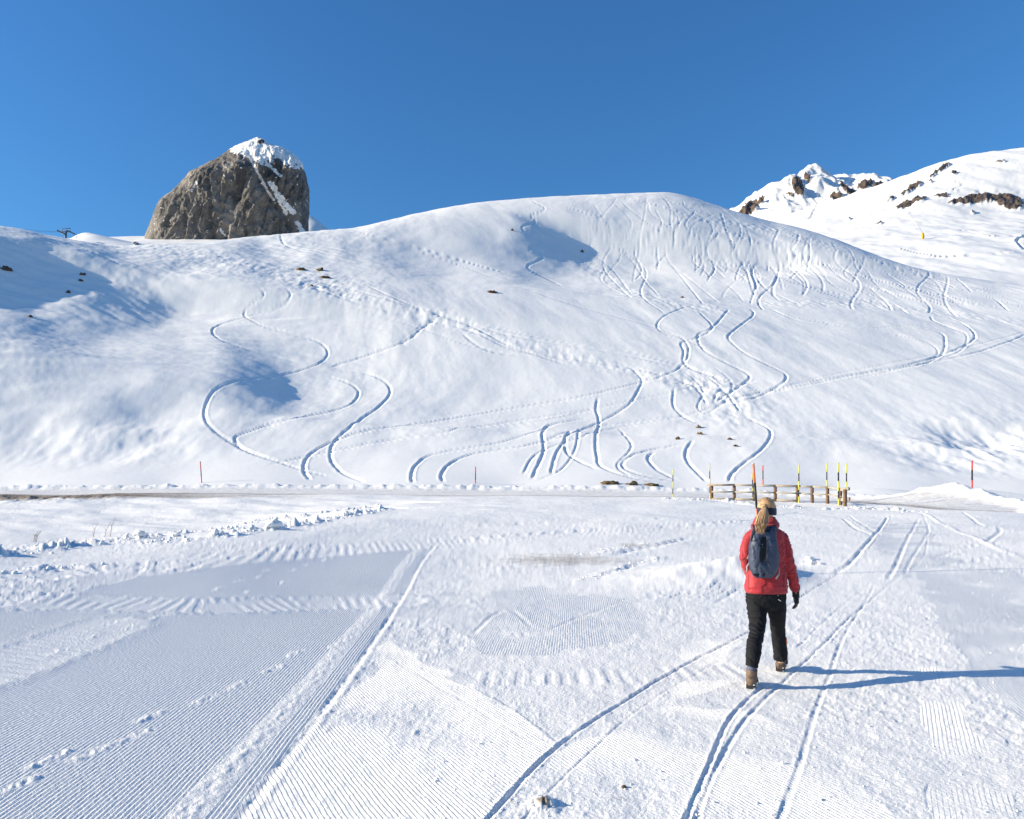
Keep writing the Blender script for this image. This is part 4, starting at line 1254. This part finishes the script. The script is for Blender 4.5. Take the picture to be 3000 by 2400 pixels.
# ================================================================== CHAIRLIFT
m_lift = simple('lift_steel', (.10, .13, .17), .5, .5)
LY = 330.0
lb = at(190, 735, LY); lt = at(190, 676, LY)
s = LY / F
lift = thing('chairlift_tower', lb, 'dark steel chairlift tower with cross arms behind the left ridge', 'lift tower')
H_ = lt.z - lb.z
bm = bmesh.new(); add_tube(bm, [(0, 0, 0), (0, 0, H_)], [.55, .4], 14); from_bm('mast', bm, m_lift, lift)
bm = bmesh.new(); add_box(bm, (0, 0, H_ - .5), (30 * s, .5, .45), bevel=.05); from_bm('cross_arm', bm, m_lift, lift)
bm = bmesh.new(); add_box(bm, (0, 0, H_ + 1.0), (27 * s, .3, .28), bevel=.04); from_bm('maintenance_beam', bm, m_lift, lift)
for sx in (-1, 1):
    bm = bmesh.new(); add_tube(bm, [(sx * 12 * s, 0, H_ - .3), (sx * 10 * s, 0, H_ + 1.0)], .11, 8); from_bm('strut', bm, m_lift, lift)
    bm = bmesh.new(); add_tube(bm, [(sx * 14.5 * s - 1.0, -1.8, H_ - .75 + .35), (sx * 14.5 * s + 1.0, 1.8, H_ - .75 - .35)], [(.3, .16)] * 2, 8); ra = from_bm('sheave_train', bm, m_lift, lift)
    for k in range(4):
        t = (k - 1.5) / 1.6
        bm = bmesh.new(); c = Vector((sx * 14.5 * s + t * .95, t * 1.7, H_ - .75 - t * .33))
        add_tube(bm, [c + Vector((-.08, 0, 0)), c + Vector((.08, 0, 0))], .28, 12); from_bm('sheave', bm, m_lift, ra)
bm = bmesh.new(); add_box(bm, (-4 * s, -.3, H_ - 1.6), (14 * s, .6, .12)); from_bm('catwalk', bm, m_lift, lift)
cab = []
for k, (sx, vl, lab) in enumerate([(-1, 650, 'upper lift cable running off to the left'), (1, 657, 'lower lift cable running off to the left')]):
    e0 = lt + Vector((sx * 14.5 * s, 0, -.5)); e1 = at(-120, vl - 14 + 10 * k, 300)
    pts = [e0.lerp(e1, t) - Vector((0, 0, 2.2 * 4 * t * (1 - t) * .6)) for t in np.linspace(0, 1, 14)]
    bm = bmesh.new(); add_tube(bm, [p - e0 for p in pts], .045, 6); o = from_bm('lift_cable', bm, m_lift); o.location = e0
    tag(o, lab, 'cable', 'cables of the chairlift'); cab.append(pts)
for ci, u, lab in [(0, 51, 'left chair hanging on the lift cable above the ridge'), (1, 79, 'right chair hanging on the lift cable above the ridge')]:
    pts = cab[ci]
    best = min(pts, key=lambda p: abs(project(p.x, p.y, p.z)[0] - u))
    ch = thing('lift_chair', best, lab, 'lift chair', 'chairs of the chairlift')
    bm = bmesh.new(); add_tube(bm, [(0, 0, .1), (.1, 0, -.4), (.25, 0, -1.4)], .07, 8); from_bm('hanger', bm, m_lift, ch)
    bm = bmesh.new(); add_box(bm, (-.15, 0, -1.55), (1.5, .5, .12), bevel=.03); from_bm('seat', bm, m_lift, ch)
    bm = bmesh.new(); add_box(bm, (-.15, .28, -1.2), (1.5, .09, .6), bevel=.03); from_bm('backrest', bm, m_lift, ch)
    bm = bmesh.new(); add_box(bm, (0, 0, .12), (.7, .15, .14), bevel=.02); from_bm('cable_grip', bm, m_lift, ch)

# ================================================================== WALKER
gz = G.h(at(2205, 2005, 6.93).x, 6.93)
m_skin = simple('skin', (.62, .36, .26), .5)
m_jacket = simple('red_jacket', (.36, .015, .021), .62, var=.12, scale=14, bump=.25, bscale=70, sheen=.2)
m_trouser = simple('black_trousers', (.008, .008, .010), .8, var=.3, scale=25, bump=.5, bscale=140, spec=.25)
m_boot = simple('brown_boot', (.135, .088, .060), .6, var=.35, scale=18, bump=.5, bscale=60)
m_sole = simple('boot_sole', (.022, .02, .02), .8, var=.3, scale=20)
m_glove = simple('black_glove', (.012, .012, .014), .5, var=.3, scale=30, bump=.5, bscale=90)
m_band = simple('navy_headband', (.012, .018, .038), .9, bump=.3, bscale=120, sheen=.2)
m_hair = simple('blond_hair', (.50, .31, .165), .45, var=.45, scale=26)
m_sock = simple('grey_sock', (.10, .11, .17), .9)
m_trim = simple('orange_trim', (.80, .22, .06), .6)
PROOT = at(2245, 1990, 7.15); PROOT.z = gz
person = thing('person', PROOT, 'woman with blond ponytail in red jacket and black trousers walking away', 'person')


def L3(u, v, Yd): return at(u, v, Yd) - PROOT


def PX(n, Yd): return n * Yd / F


def remesh(name, bm, material, parent, voxel=.008, smooth=4, wr=None, origin=None):
    bmesh.ops.recalc_face_normals(bm, faces=bm.faces[:])
    me = bpy.data.meshes.new(name + '_raw'); bm.to_mesh(me); bm.free()
    o = bpy.data.objects.new(name + '_raw', me); COL.objects.link(o)
    md = o.modifiers.new('r', 'REMESH'); md.mode = 'VOXEL'; md.voxel_size = voxel
    sm = o.modifiers.new('s', 'SMOOTH'); sm.factor = .5; sm.iterations = smooth
    bpy.context.view_layer.update()
    dg = bpy.context.evaluated_depsgraph_get()
    m2 = bpy.data.meshes.new_from_object(o.evaluated_get(dg))
    m2.name = name
    bpy.data.objects.remove(o); bpy.data.meshes.remove(me)
    if wr is not None:
        n = len(m2.vertices)
        co = np.empty(n * 3, np.float32); m2.vertices.foreach_get('co', co); co = co.reshape(-1, 3)
        no = np.empty(n * 3, np.float32); m2.vertex_normals.foreach_get('vector', no); no = no.reshape(-1, 3)
        wv = wr(co.astype(float)); wv = wv - wv.mean()
        co = co + no * wv[:, None].astype(np.float32)
        m2.vertices.foreach_set('co', co.ravel().astype(np.float32)); m2.update()
    m2.materials.clear()
    return link_mesh(name, m2, material, parent)


def sec(v, ul, ur, b, Yd=7.25):
    a = L3((ul + ur) / 2, v, Yd)
    return (a.x, a.y, a.z, PX((ur - ul) / 2, Yd), b)


# ---- the body itself, one continuous figure
bm = bmesh.new()
add_loft(bm, [sec(1770, 2200, 2290, .09), sec(1730, 2192, 2296, .10), sec(1670, 2200, 2290, .09), sec(1600, 2196, 2290, .09), sec(1565, 2198, 2290, .08), sec(1545, 2222, 2266, .06), sec(1525, 2230, 2262, .05, 7.27), sec(1505, 2230, 2260, .055, 7.29)])
add_ellipsoid(bm, L3(2245.5, 1491, 7.30), (.073, .095, .105))
add_ellipsoid(bm, L3(2247, 1512, 7.355), (.055, .05, .055))          # jaw
add_ellipsoid(bm, L3(2246, 1499, 7.40), (.012, .022, .022), 2)        # nose
for su_ in (-1, 1): add_ellipsoid(bm, L3(2245.5 + su_ * 23, 1497, 7.31), (.014, .024, .030), 2)   # ears
for pts, rad in [([(2202, 1566, 7.25), (2187, 1632, 7.17), (2203, 1684, 7.38)], [.045, .038, .026]),
                 ([(2288, 1566, 7.25), (2310, 1645, 7.22), (2330, 1732, 7.27)], [.045, .038, .026]),
                 ([(2220, 1765, 7.25), (2215, 1850, 7.13), (2204, 1950, 6.95), (2202, 1985, 6.95)], [.075, .05, .036, .036]),
                 ([(2274, 1765, 7.25), (2280, 1850, 7.42), (2287, 1920, 7.50), (2288, 1940, 7.52)], [.07, .05, .036, .036])]:
    add_tube(bm, [L3(*p_) for p_ in pts], rad, 14)
remesh('body', bm, m_skin, person, .012, 4)

# ---- jacket
def jacket_wr(c):
    z = c[:, 2]; x = c[:, 0]; y = c[:, 1]
    w = .0028 * ridged(x * 5 + z * 4, z * 9 + y * 4, 2, 501) + .0016 * fbm(x * 20, z * 26 + y * 20, 2, 503)
    arm = sstep(.155, .185, np.abs(x - .0))          # folds across the sleeves
    w = w + arm * .0042 * np.sin(z * 80 + 6 * pnoise(x * 12, z * 12, 3) * 2 + x * 40)
    hem = np.exp(-((z - .845) / .012) ** 2)
    return w * (1 - .3 * hem) + .004 * hem


bm = bmesh.new()
add_loft(bm, [sec(1737, 2185, 2302, .125), sec(1730, 2183, 2304, .135), sec(1715, 2184, 2304, .135), sec(1690, 2189, 2302, .128), sec(1655, 2195, 2298, .12), sec(1610, 2192, 2297, .12), sec(1580, 2190, 2296, .115), sec(1565, 2189, 2294, .105), sec(1556, 2194, 2289, .095), sec(1549, 2204, 2281, .085), sec(1540, 2208, 2279, .082), sec(1530, 2207, 2277, .08), sec(1520, 2212, 2273, .078, 7.27), sec(1514, 2216, 2268, .07, 7.28)], 36, 2.4)
add_tube(bm, [L3(*p_) for p_ in [(2206, 1566, 7.25), (2195, 1580, 7.245), (2187, 1605, 7.22), (2182, 1632, 7.19), (2186, 1655, 7.24), (2196, 1682, 7.36)]], [.055, .060, .057, .053, .050, .044], 18)
add_tube(bm, [L3(*p_) for p_ in [(2282, 1566, 7.25), (2293, 1580, 7.25), (2302, 1610, 7.235), (2309, 1642, 7.225), (2316, 1665, 7.24), (2324, 1700, 7.26), (2330, 1731, 7.275)]], [.055, .060, .058, .053, .051, .047, .042], 18)
jk = remesh('jacket', bm, m_jacket, person, .0075, 5, jacket_wr)
# raised collar fold and hem band as sub-parts
bm = bmesh.new()
ring = []
for i in range(33):
    t = 2 * math.pi * i / 32
    p_ = L3(2242, 1541, 7.25); ring.append(Vector((p_.x + PX(37, 7.25) * math.cos(t) * (1 + .02 * math.sin(5 * t)), p_.y + .082 * math.sin(t), p_.z + .016 * math.sin(t + 1.0) + .006 * math.sin(3 * t))))
add_tube(bm, ring, (.022, .014), 10, cap=False)
from_bm('collar', bm, m_jacket, jk)
for pts in [[(2186, 1662, 7.115), (2193, 1690, 7.105), (2194, 1728, 7.108)], [(2301, 1664, 7.15), (2299, 1700, 7.14), (2298, 1727, 7.14)]]:
    bm = bmesh.new(); add_tube(bm, [L3(*p_) for p_ in pts], .003, 6); from_bm('seam', bm, m_jacket, jk)

# ---- trousers
def trouser_wr(c):
    x, y, z = c.T
    left = sstep(-.005, -.06, x - .0)
    w = .0035 * np.sin(z * 150 + x * 12 + 5 * pnoise(x * 9, z * 9, 5)) * left * sstep(.35, .5, z) + .006 * ridged(x * 10 + z * 3 + y * 5, z * 5.5 + x * 6, 3, 511) * sstep(.85, .6, z) + .003 * fbm(x * 30, z * 22 + y * 20, 3, 513)
    return w


bm = bmesh.new()
add_loft(bm, [sec(1786, 2206, 2284, .07), sec(1775, 2190, 2299, .105), sec(1750, 2186, 2302, .12), sec(1725, 2186, 2302, .118), sec(1705, 2192, 2298, .11)], 32, 2.3)
add_tube(bm, [L3(*p_) for p_ in [(2216, 1755, 7.25), (2218, 1785, 7.235), (2220, 1810, 7.20), (2217, 1850, 7.12), (2211, 1885, 7.03), (2207, 1915, 6.965), (2204, 1938, 6.93), (2203.5, 1948, 6.925)]], [.094, .092, .080, .067, .066, .064, .056, .050], 20)
add_tube(bm, [L3(*p_) for p_ in [(2273, 1755, 7.25), (2276, 1785, 7.27), (2277, 1810, 7.31), (2279, 1850, 7.40), (2283, 1885, 7.455), (2286, 1908, 7.485), (2287, 1930, 7.505)]], [.088, .084, .074, .064, .062, .063, .066], 20)
tr = remesh('trousers', bm, m_trouser, person, .008, 4, trouser_wr)
bm = bmesh.new(); add_tube(bm, [L3(2203.5, 1943, 6.925), L3(2203, 1949, 6.922), L3(2202, 1954, 6.92)], [.052, .056, .052], 18, cap=False)
for v_ in bm.verts: v_.co += Vector((random.uniform(-.002, .002), random.uniform(-.002, .002), 0))
from_bm('hem', bm, m_trouser, tr)
bm = bmesh.new(); add_tube(bm, [L3(2302.5, 1868, 7.40), L3(2303.3, 1884, 7.43)], [(.006, .02)] * 2, 8); from_bm('side_zip', bm, m_trim, tr)
# snow specks on the trousers
bm = bmesh.new()
for (u, v) in [(2279, 1745), (2281, 1757), (2287, 1761), (2284, 1759)]:
    add_ellipsoid(bm, L3(u, v, 7.128), (.004, .003, .003), 1)
tag(from_bm('snow_specks', bm, m_clod, tr), kind='stuff')

# ---- boots
def boot(heel, toe, ankle, parent_name, tilt, snow_n):
    h = L3(*heel); t = L3(*toe); a = L3(*ankle)
    d = (t - h); Ld = d.length; d.normalize()
    side = d.cross(Vector((0, 0, 1))).normalized(); up = side.cross(d).normalized()
    bm = bmesh.new()
    # foot: sections along its length
    n = 13; prev = None; rings = []
    for i in range(n):
        s_ = i / (n - 1)
        w = np.interp(s_, [0, .05, .2, .45, .7, .88, 1], [.018, .034, .040, .038, .048, .042, .012])
        hh = np.interp(s_, [0, .05, .2, .4, .55, .75, .92, 1], [.05, .09, .115, .105, .082, .064, .050, .022])
        c = h + d * (Ld * s_)
        ring = []
        for k in range(20):
            th = 2 * math.pi * k / 20
            cc, ss = math.cos(th), math.sin(th)
            cc = math.copysign(abs(cc) ** .75, cc)
            zz = (ss * .5 + .5) ** (.8 if ss > 0 else 1.2)
            ring.append(bm.verts.new(c + side * (w * cc * (1.0 if ss < .2 else 1 - .45 * (ss - .2))) + up * (hh * zz + .012)))
        rings.append(ring)
    for A, B in zip(rings, rings[1:]):
        for i in range(20): bm.faces.new((A[i], A[(i + 1) % 20], B[(i + 1) % 20], B[i]))
    bm.faces.new(rings[0][::-1]); bm.faces.new(rings[-1])
    base_ = h + d * (Ld * .2) + up * .03
    top = a
    add_tube(bm, [base_, base_.lerp(top, .5) + d * .004, top, top + (top - base_).normalized() * .012], [(.046, .052), (.046, .05), (.050, .053), (.047, .05)], 20)
    bt = remesh('boot', bm, m_boot, person, .006, 3, lambda c: .0022 * fbm(c[:, 0] * 45, c[:, 2] * 45 + c[:, 1] * 40, 3, 521) + .002 * np.sin(c[:, 2] * 120) * (np.abs(c[:, 2] - base_.z - .04) < .05))
    bm = bmesh.new()
    outline = [(0, .026), (.04, .038), (.2, .043), (.45, .040), (.7, .050), (.88, .045), (.97, .026), (1.02, .0)]
    pts = [(s_, w) for s_, w in outline] + [(s_, -w) for s_, w in outline[::-1][1:]]
    lo = [bm.verts.new(h + d * (Ld * s_ - .006) + side * w) for s_, w in pts]; hi = [bm.verts.new(h + d * (Ld * s_ - .006) + side * w + up * .026) for s_, w in pts]
    m_ = len(pts)
    for i in range(m_): bm.faces.new((lo[i], lo[(i + 1) % m_], hi[(i + 1) % m_], hi[i]))
    bm.faces.new(lo[::-1]); bm.faces.new(hi)
    from_bm('sole', bm, m_sole, bt, smooth=False)
    for k in range(4):     # laces
        s_ = .42 + .09 * k
        c = h + d * (Ld * s_) + up * (np.interp(s_, [.4, .55, .75], [.12, .097, .078]))
        bm = bmesh.new(); add_tube(bm, [c - side * .022 - up * .008, c + up * .002, c + side * .022 - up * .008], .0032, 6); from_bm('lace', bm, m_sole, bt)
    bm = bmesh.new()       # snow clinging to the sole
    rn = random.Random(9)
    for k in range(snow_n):
        s_ = rn.uniform(.0, .9); sd_ = rn.choice((-1, 1, 1))
        c = h + d * (Ld * s_) + side * sd_ * np.interp(s_, [0, .2, .7, 1], [.03, .043, .050, .02]) + up * rn.uniform(.0, .035)
        add_ellipsoid(bm, c, (rn.uniform(.004, .012), rn.uniform(.004, .010), rn.uniform(.003, .008)), 1)
    tag(from_bm('clinging_snow', bm, m_clod, bt), kind='stuff')
    return bt


lh = at(2198, 2005, 6.93); lh.z = G.h(lh.x, lh.y) + .002
uh, vh = project(lh.x, lh.y, lh.z)
lt_ = lh + Vector((.105, .235, .004))
u2, v2 = project(lt_.x, lt_.y, lt_.z)
boot((uh, vh, lh.y), (u2, v2, lt_.y), (2202.5, 1963, 6.945), 'l', 0, 46)
rh = at(2284, 1953, 7.53); rh.z = G.h(rh.x, rh.y) + .006
uh, vh = project(rh.x, rh.y, rh.z)
rt_ = rh + Vector((.115, .215, .062))
u2, v2 = project(rt_.x, rt_.y, rt_.z)
boot((uh, vh, rh.y), (u2, v2, rt_.y), (2289, 1915, 7.545), 'r', 0, 10)
bm = bmesh.new(); add_tube(bm, [L3(2203, 1945, 6.93), L3(2202, 1966, 6.945)], [.038, .042], 14); from_bm('sock', bm, m_sock, person)

# ---- gloves: palm, five bent fingers
def glove(wrist, palm_dir, thumb_side, curl_dir, sc=1.0, name='glove'):
    W_ = L3(*wrist); d = Vector(palm_dir).normalized(); c = Vector(curl_dir).normalized()
    c = (c - d * c.dot(d)).normalized(); sd_ = d.cross(c).normalized() * thumb_side     # towards the thumb
    bm = bmesh.new()
    add_tube(bm, [W_ - d * .035, W_, W_ + d * .03], [.031 * sc, .028 * sc, .03 * sc], 14)
    add_tube(bm, [W_ + d * .01, W_ + d * .045, W_ + d * .085], [(.019 * sc, .034 * sc), (.019 * sc, .041 * sc), (.016 * sc, .042 * sc)], 16)
    for v_ in bm.verts: pass
    for k, (off, Lf, r_) in enumerate([(.030, .070, .0098), (.010, .078, .0102), (-.011, .072, .0098), (-.030, .056, .0088)]):
        b_ = W_ + d * .078 + sd_ * off
        p1 = b_ + (d * .95 + c * .2).normalized() * Lf * .42
        p2 = p1 + (d * .75 + c * .62).normalized() * Lf * .32
        p3 = p2 + (d * .45 + c * .85).normalized() * Lf * .26
        add_tube(bm, [b_ - d * .012, b_, p1, p2, p3], [r_, r_ * 1.05, r_, r_ * .95, r_ * .7], 10)
    b_ = W_ + d * .022 + sd_ * .030
    p1 = b_ + (d * .62 + sd_ * .62 + c * .3).normalized() * .036
    p2 = p1 + (d * .92 + sd_ * .10 + c * .35).normalized() * .034
    p3 = p2 + (d * .95 - sd_ * .15 + c * .3).normalized() * .022
    add_tube(bm, [b_ - d * .01, b_, p1, p2, p3], [.013, .014, .0125, .011, .008], 10)
    gl = remesh(name, bm, m_glove, person, .0045, 2, lambda q: .0012 * fbm(q[:, 0] * 90, q[:, 2] * 90 + q[:, 1] * 60, 3, 531))
    bm = bmesh.new(); add_tube(bm, [W_ - d * .03, W_ - d * .012], [.034, .033], 16, cap=False); from_bm('cuff', bm, m_glove, gl)
    return gl


# right hand hangs relaxed, back of the hand turned to the right, thumb and fingers apart
gl = glove((2331.5, 1740, 7.28), (.02, -.02, -1), 1, (-.75, .55, 0), 1.15)
bm = bmesh.new(); add_ellipsoid(bm, L3(2332, 1738, 7.248), (.006, .003, .006), 2); from_bm('snap', bm, m_trim, gl)
glove((2199, 1690, 7.42), (.75, .35, -.45), -1, (.4, .4, .6), 1.0)

# ---- hair, headband, ponytail
HC = L3(2245.5, 1488, 7.295)
bm = bmesh.new()
add_ellipsoid(bm, HC + Vector((0, -.004, .004)), (.0800, .102, .094), 4)
for v_ in bm.verts:
    c = v_.co - HC
    tie = Vector((-.016, -.10, .022))
    dd = (c - tie); ang = math.atan2(dd.z, dd.x)
    v_.co += c.normalized() * (.0024 * math.sin(ang * 26) * (1 if c.y < .03 else .3))
cut = [f for f in bm.faces if (f.calc_center_median() - HC).z < -.058]
bmesh.ops.delete(bm, geom=cut, context='FACES')
hair = from_bm('hair', bm, m_hair, person)
bm = bmesh.new()
ring = []
for i in range(49):
    t = 2 * math.pi * i / 48
    ring.append(HC + Vector((.0815 * math.cos(t), .104 * math.sin(t), -.032 - .006 * math.sin(t))))
add_tube(bm, ring, (.038, .007), 14, cap=False)
# turn each section upright
from_bm('headband', bm, m_band, person)
# ponytail strands
rn = random.Random(4)
TIE = L3(2240, 1483, 7.185)
bm = bmesh.new()
for k in range(270):
    a_ = rn.uniform(0, 2 * math.pi); r_ = math.sqrt(rn.random())
    ox, oy = r_ * math.cos(a_), r_ * math.sin(a_)
    end = L3(2229 + ox * 14 + rn.uniform(-5, 5), 1557 + rn.uniform(-17, 13) - 9 * abs(ox), 7.035 + oy * .02)
    mid = L3(2236 + ox * 17, 1514 + rn.uniform(-4, 4), 7.12 + oy * .036)
    m1 = L3(2239 + ox * 11, 1496, 7.155 + oy * .03)
    p3 = L3(2231 + ox * 19 + rn.uniform(-2, 2), 1537, 7.075 + oy * .03)
    P_ = smooth_line(np.array([TIE + Vector((ox * .010, oy * .010, 0)), m1, mid, p3, end]), 4)
    w = rn.uniform(.0014, .0034)
    add_tube(bm, [Vector(p_) for p_ in P_], [w * float(np.interp(i / (len(P_) - 1), [0, .2, .8, 1], [.8, 1, .9, .25])) for i in range(len(P_))], 5)
pt = from_bm('ponytail', bm, m_hair, hair)
bm = bmesh.new()
ring = [TIE + Vector((.017 * math.cos(t), .006 + .006 * math.sin(t), .017 * math.sin(t))) for t in np.linspace(0, 2 * math.pi, 25)]
add_tube(bm, ring, .006, 8, cap=False); add_ellipsoid(bm, TIE + Vector((0, .004, .002)), (.016, .014, .014), 2)
from_bm('hair_tie', bm, m_hair, hair)
# strands drawn back over the skull towards the tie
bm = bmesh.new()
for k in range(110):
    th = rn.uniform(-.25, math.pi + .25); ph = rn.uniform(.2, 1.25)
    st = HC + Vector((.081 * math.cos(th) * math.sin(ph + .3), .05 * rn.uniform(-.4, .8), .095 * math.sin(max(th, -.2)) * .97))
    pts = []
    for t in np.linspace(0, 1, 6):
        p_ = st.lerp(TIE, t) - HC
        q_ = Vector((p_.x / .0825, p_.y / .1045, p_.z / .0965)); l_ = q_.length
        q_ = q_ / max(l_, .2)
        pp_ = HC + Vector((q_.x * .0825, q_.y * .1045 - .004, q_.z * .0965 + .004))
        pts.append(pp_.lerp(TIE, max(0, (t - .8) * 4)))
    if pts[0].z < HC.z - .03: continue
    add_tube(bm, pts, [.0015, .0024, .0026, .0026, .0024, .002], 4)
from_bm('hair_strands', bm, m_hair, hair)

# ================================================================== BACKPACK (carried: a thing of its own)
m_pack = simple('slate_pack', (.040, .053, .088), .5, var=.16, scale=9, bump=.3, bscale=120)
m_packd = simple('dark_pack', (.018, .024, .042), .55, var=.2, scale=12, bump=.3, bscale=120)
m_packc = simple('black_panel', (.006, .008, .014), .6)
m_strap = simple('grey_strap', (.42, .40, .39), .7)
BROOT = at(2238, 1693, 7.06)
pack = thing('backpack', BROOT, 'slate blue backpack with black centre panel on the walker\'s back', 'backpack')


def B3(u, v, Yd): return at(u, v, Yd) - BROOT


packs = [(1693, 2216, 2256, .030), (1689, 2207, 2265, .052), (1680, 2202, 2272, .066), (1665, 2198, 2277, .075), (1640, 2195, 2280, .080), (1615, 2195, 2279, .078), (1595, 2197, 2277, .073), (1575, 2200, 2274, .062), (1560, 2203, 2273, .050), (1548, 2206, 2271, .036), (1541, 2212, 2266, .022)]


def pack_y(v): return 7.075 + .0 * v


secs = []
for v, ul, ur, b_ in packs:
    c = B3((ul + ur) / 2, v, 7.085)
    secs.append((c.x, c.y, c.z, PX((ur - ul) / 2, 7.085), b_))


def pack_wr(c):
    x, y, z = c.T
    fold = .0045 * ridged(x * 16 + z * 2.5, z * 4 + x * 2, 3, 541) + .0025 * fbm(x * 26, z * 20, 3, 543)
    pleat = .006 * np.sin(x * 105 + 2 * pnoise(x * 8, z * 8, 2)) * (sstep(.10, .03, z) + sstep(.36, .42, z)) * sstep(.0, -.03, y)
    panel = -.014 * np.exp(-((x + .004) / .030) ** 4) * sstep(.10, .16, z) * sstep(.44, .36, z) * (y < 0)
    return fold + pleat + panel


bm = bmesh.new(); add_loft(bm, secs, 36, 2.7)
pk = remesh('pack_body', bm, m_pack, pack, .0065, 4, pack_wr)


def on_pack(u, v, lift=.004):
    """point on the rear face of the pack"""
    vs2 = [p_[0] for p_ in packs][::-1]
    b_ = np.interp(v, vs2, [p_[3] for p_ in packs][::-1]); ul = np.interp(v, vs2, [p_[1] for p_ in packs][::-1]); ur = np.interp(v, vs2, [p_[2] for p_ in packs][::-1])
    f_ = min(abs((u - (ul + ur) / 2) / ((ur - ul) / 2)), .999)
    dy = b_ * (1 - f_ ** 2.7) ** (1 / 2.7)
    return B3(u, v, 7.085 - dy - lift)


def patch_on_pack(name, left, right, material, lift=.005, n=16, parent=pack):
    """a panel between two pixel curves (v -> u)"""
    bm = bmesh.new(); rows_ = []
    for v in np.linspace(left[0][1], left[-1][1], n):
        a = np.interp(v, [p_[1] for p_ in left], [p_[0] for p_ in left]); b_ = np.interp(v, [p_[1] for p_ in right], [p_[0] for p_ in right])
        rows_.append([bm.verts.new(on_pack(u, v, lift)) for u in np.linspace(a, b_, 8)])
    for A, B in zip(rows_, rows_[1:]):
        for i in range(7): bm.faces.new((A[i], A[i + 1], B[i + 1], B[i]))
    r = bmesh.ops.solidify(bm, geom=bm.faces[:], thickness=.006)
    return from_bm(name, bm, material, parent)


panel = patch_on_pack('centre_panel', [(2233, 1573), (2231, 1585), (2229, 1600), (2227, 1625), (2227, 1645), (2229, 1649)], [(2245, 1573), (2246, 1585), (2246, 1600), (2243, 1625), (2239, 1640), (2235, 1649)], m_packc, .001)
patch_on_pack('top_yoke', [(2208, 1546), (2204, 1558), (2201, 1570), (2198.5, 1586)], [(2214, 1546), (2209, 1558), (2204, 1570), (2199.5, 1586)], m_packd, .002)
patch_on_pack('top_yoke', [(2263, 1546), (2267, 1558), (2272, 1570), (2275, 1586)], [(2270, 1546), (2271, 1558), (2273.3, 1570), (2276, 1586)], m_packd, .002)
patch_on_pack('top_gather', [(2211, 1544), (2212, 1552), (2214, 1558)], [(2267, 1544), (2266, 1552), (2264, 1558)], m_packd, .000, 6)
patch_on_pack('base_panel', [(2204, 1681), (2210, 1687), (2220, 1691)], [(2270, 1681), (2264, 1687), (2254, 1691)], m_packd, .001, 6)
for pts in [[(2205, 1586), (2214, 1580), (2224, 1578), (2231, 1580)], [(2248, 1580), (2256, 1582), (2266, 1588), (2275, 1596)], [(2217, 1586), (2218, 1610), (2218, 1640), (2214, 1652), (2208, 1662)], [(2247, 1610), (2247, 1640), (2255, 1655), (2262, 1668), (2258, 1682)]]:
    P_ = smooth_line(np.array(pts, float), 4)
    bm = bmesh.new(); add_tube(bm, [on_pack(u, v, .002) for u, v in P_], .0028, 6); from_bm('piping', bm, m_packd, pack)
# drop emblem and lettering on the centre panel
bm = bmesh.new()
c = on_pack(2234, 1596, .008)
drop = [(0, .011), (.0022, .005), (.0042, 0), (.0042, -.003), (.0024, -.006), (0, -.007), (-.0024, -.006), (-.0042, -.003), (-.0042, 0), (-.0022, .005)]
f_ = bm.faces.new([bm.verts.new(c + Vector((x, 0, z))) for x, z in drop]); r = bmesh.ops.extrude_face_region(bm, geom=[f_])
bmesh.ops.translate(bm, verts=[g for g in r['geom'] if isinstance(g, bmesh.types.BMVert)], vec=(0, .004, 0))
from_bm('emblem', bm, m_pack, panel)
tcv = bpy.data.curves.new('lettering', 'FONT'); tcv.body = 'deuter'; tcv.size = .012; tcv.align_x = 'CENTER'; tcv.extrude = .0006
to = bpy.data.objects.new('lettering_raw', tcv); COL.objects.link(to)
bpy.context.view_layer.update()
tm = bpy.data.meshes.new_from_object(to.evaluated_get(bpy.context.evaluated_depsgraph_get())); bpy.data.objects.remove(to)
lo_ = link_mesh('lettering', tm, m_pack, panel, False)
lo_.location = on_pack(2234.5, 1604.5, .008); lo_.rotation_euler = (math.pi / 2, .05, 0)
# straps
for pts, w in [([(2207, 1551, 7.10), (2206, 1544, 7.16), (2208, 1543, 7.24), (2207, 1556, 7.36)], .020), ([(2271, 1551, 7.10), (2274, 1545, 7.16), (2275, 1545, 7.24), (2276, 1558, 7.36)], .020)]:
    bm = bmesh.new(); add_tube(bm, [B3(*p_) for p_ in pts], [(w, .006)] * 4, 10, power=3); from_bm('shoulder_strap', bm, m_packd, pack)
for pts in [[(2196.5, 1648, 7.10), (2192, 1655, 7.105), (2187.5, 1662, 7.11)], [(2187.5, 1662, 7.11), (2189.5, 1668, 7.108), (2187.5, 1676, 7.11)], [(2283, 1662, 7.10), (2283, 1680, 7.10)], [(2283.5, 1681, 7.098), (2278, 1688, 7.095), (2273, 1696, 7.095)]]:
    thin = pts[0] == (2283, 1662, 7.10)
    bm = bmesh.new(); add_tube(bm, [B3(*p_) for p_ in pts], [(.003, .003) if thin else (.0075, .003)] * len(pts), 8, power=3); from_bm('side_strap', bm, m_strap, pack)
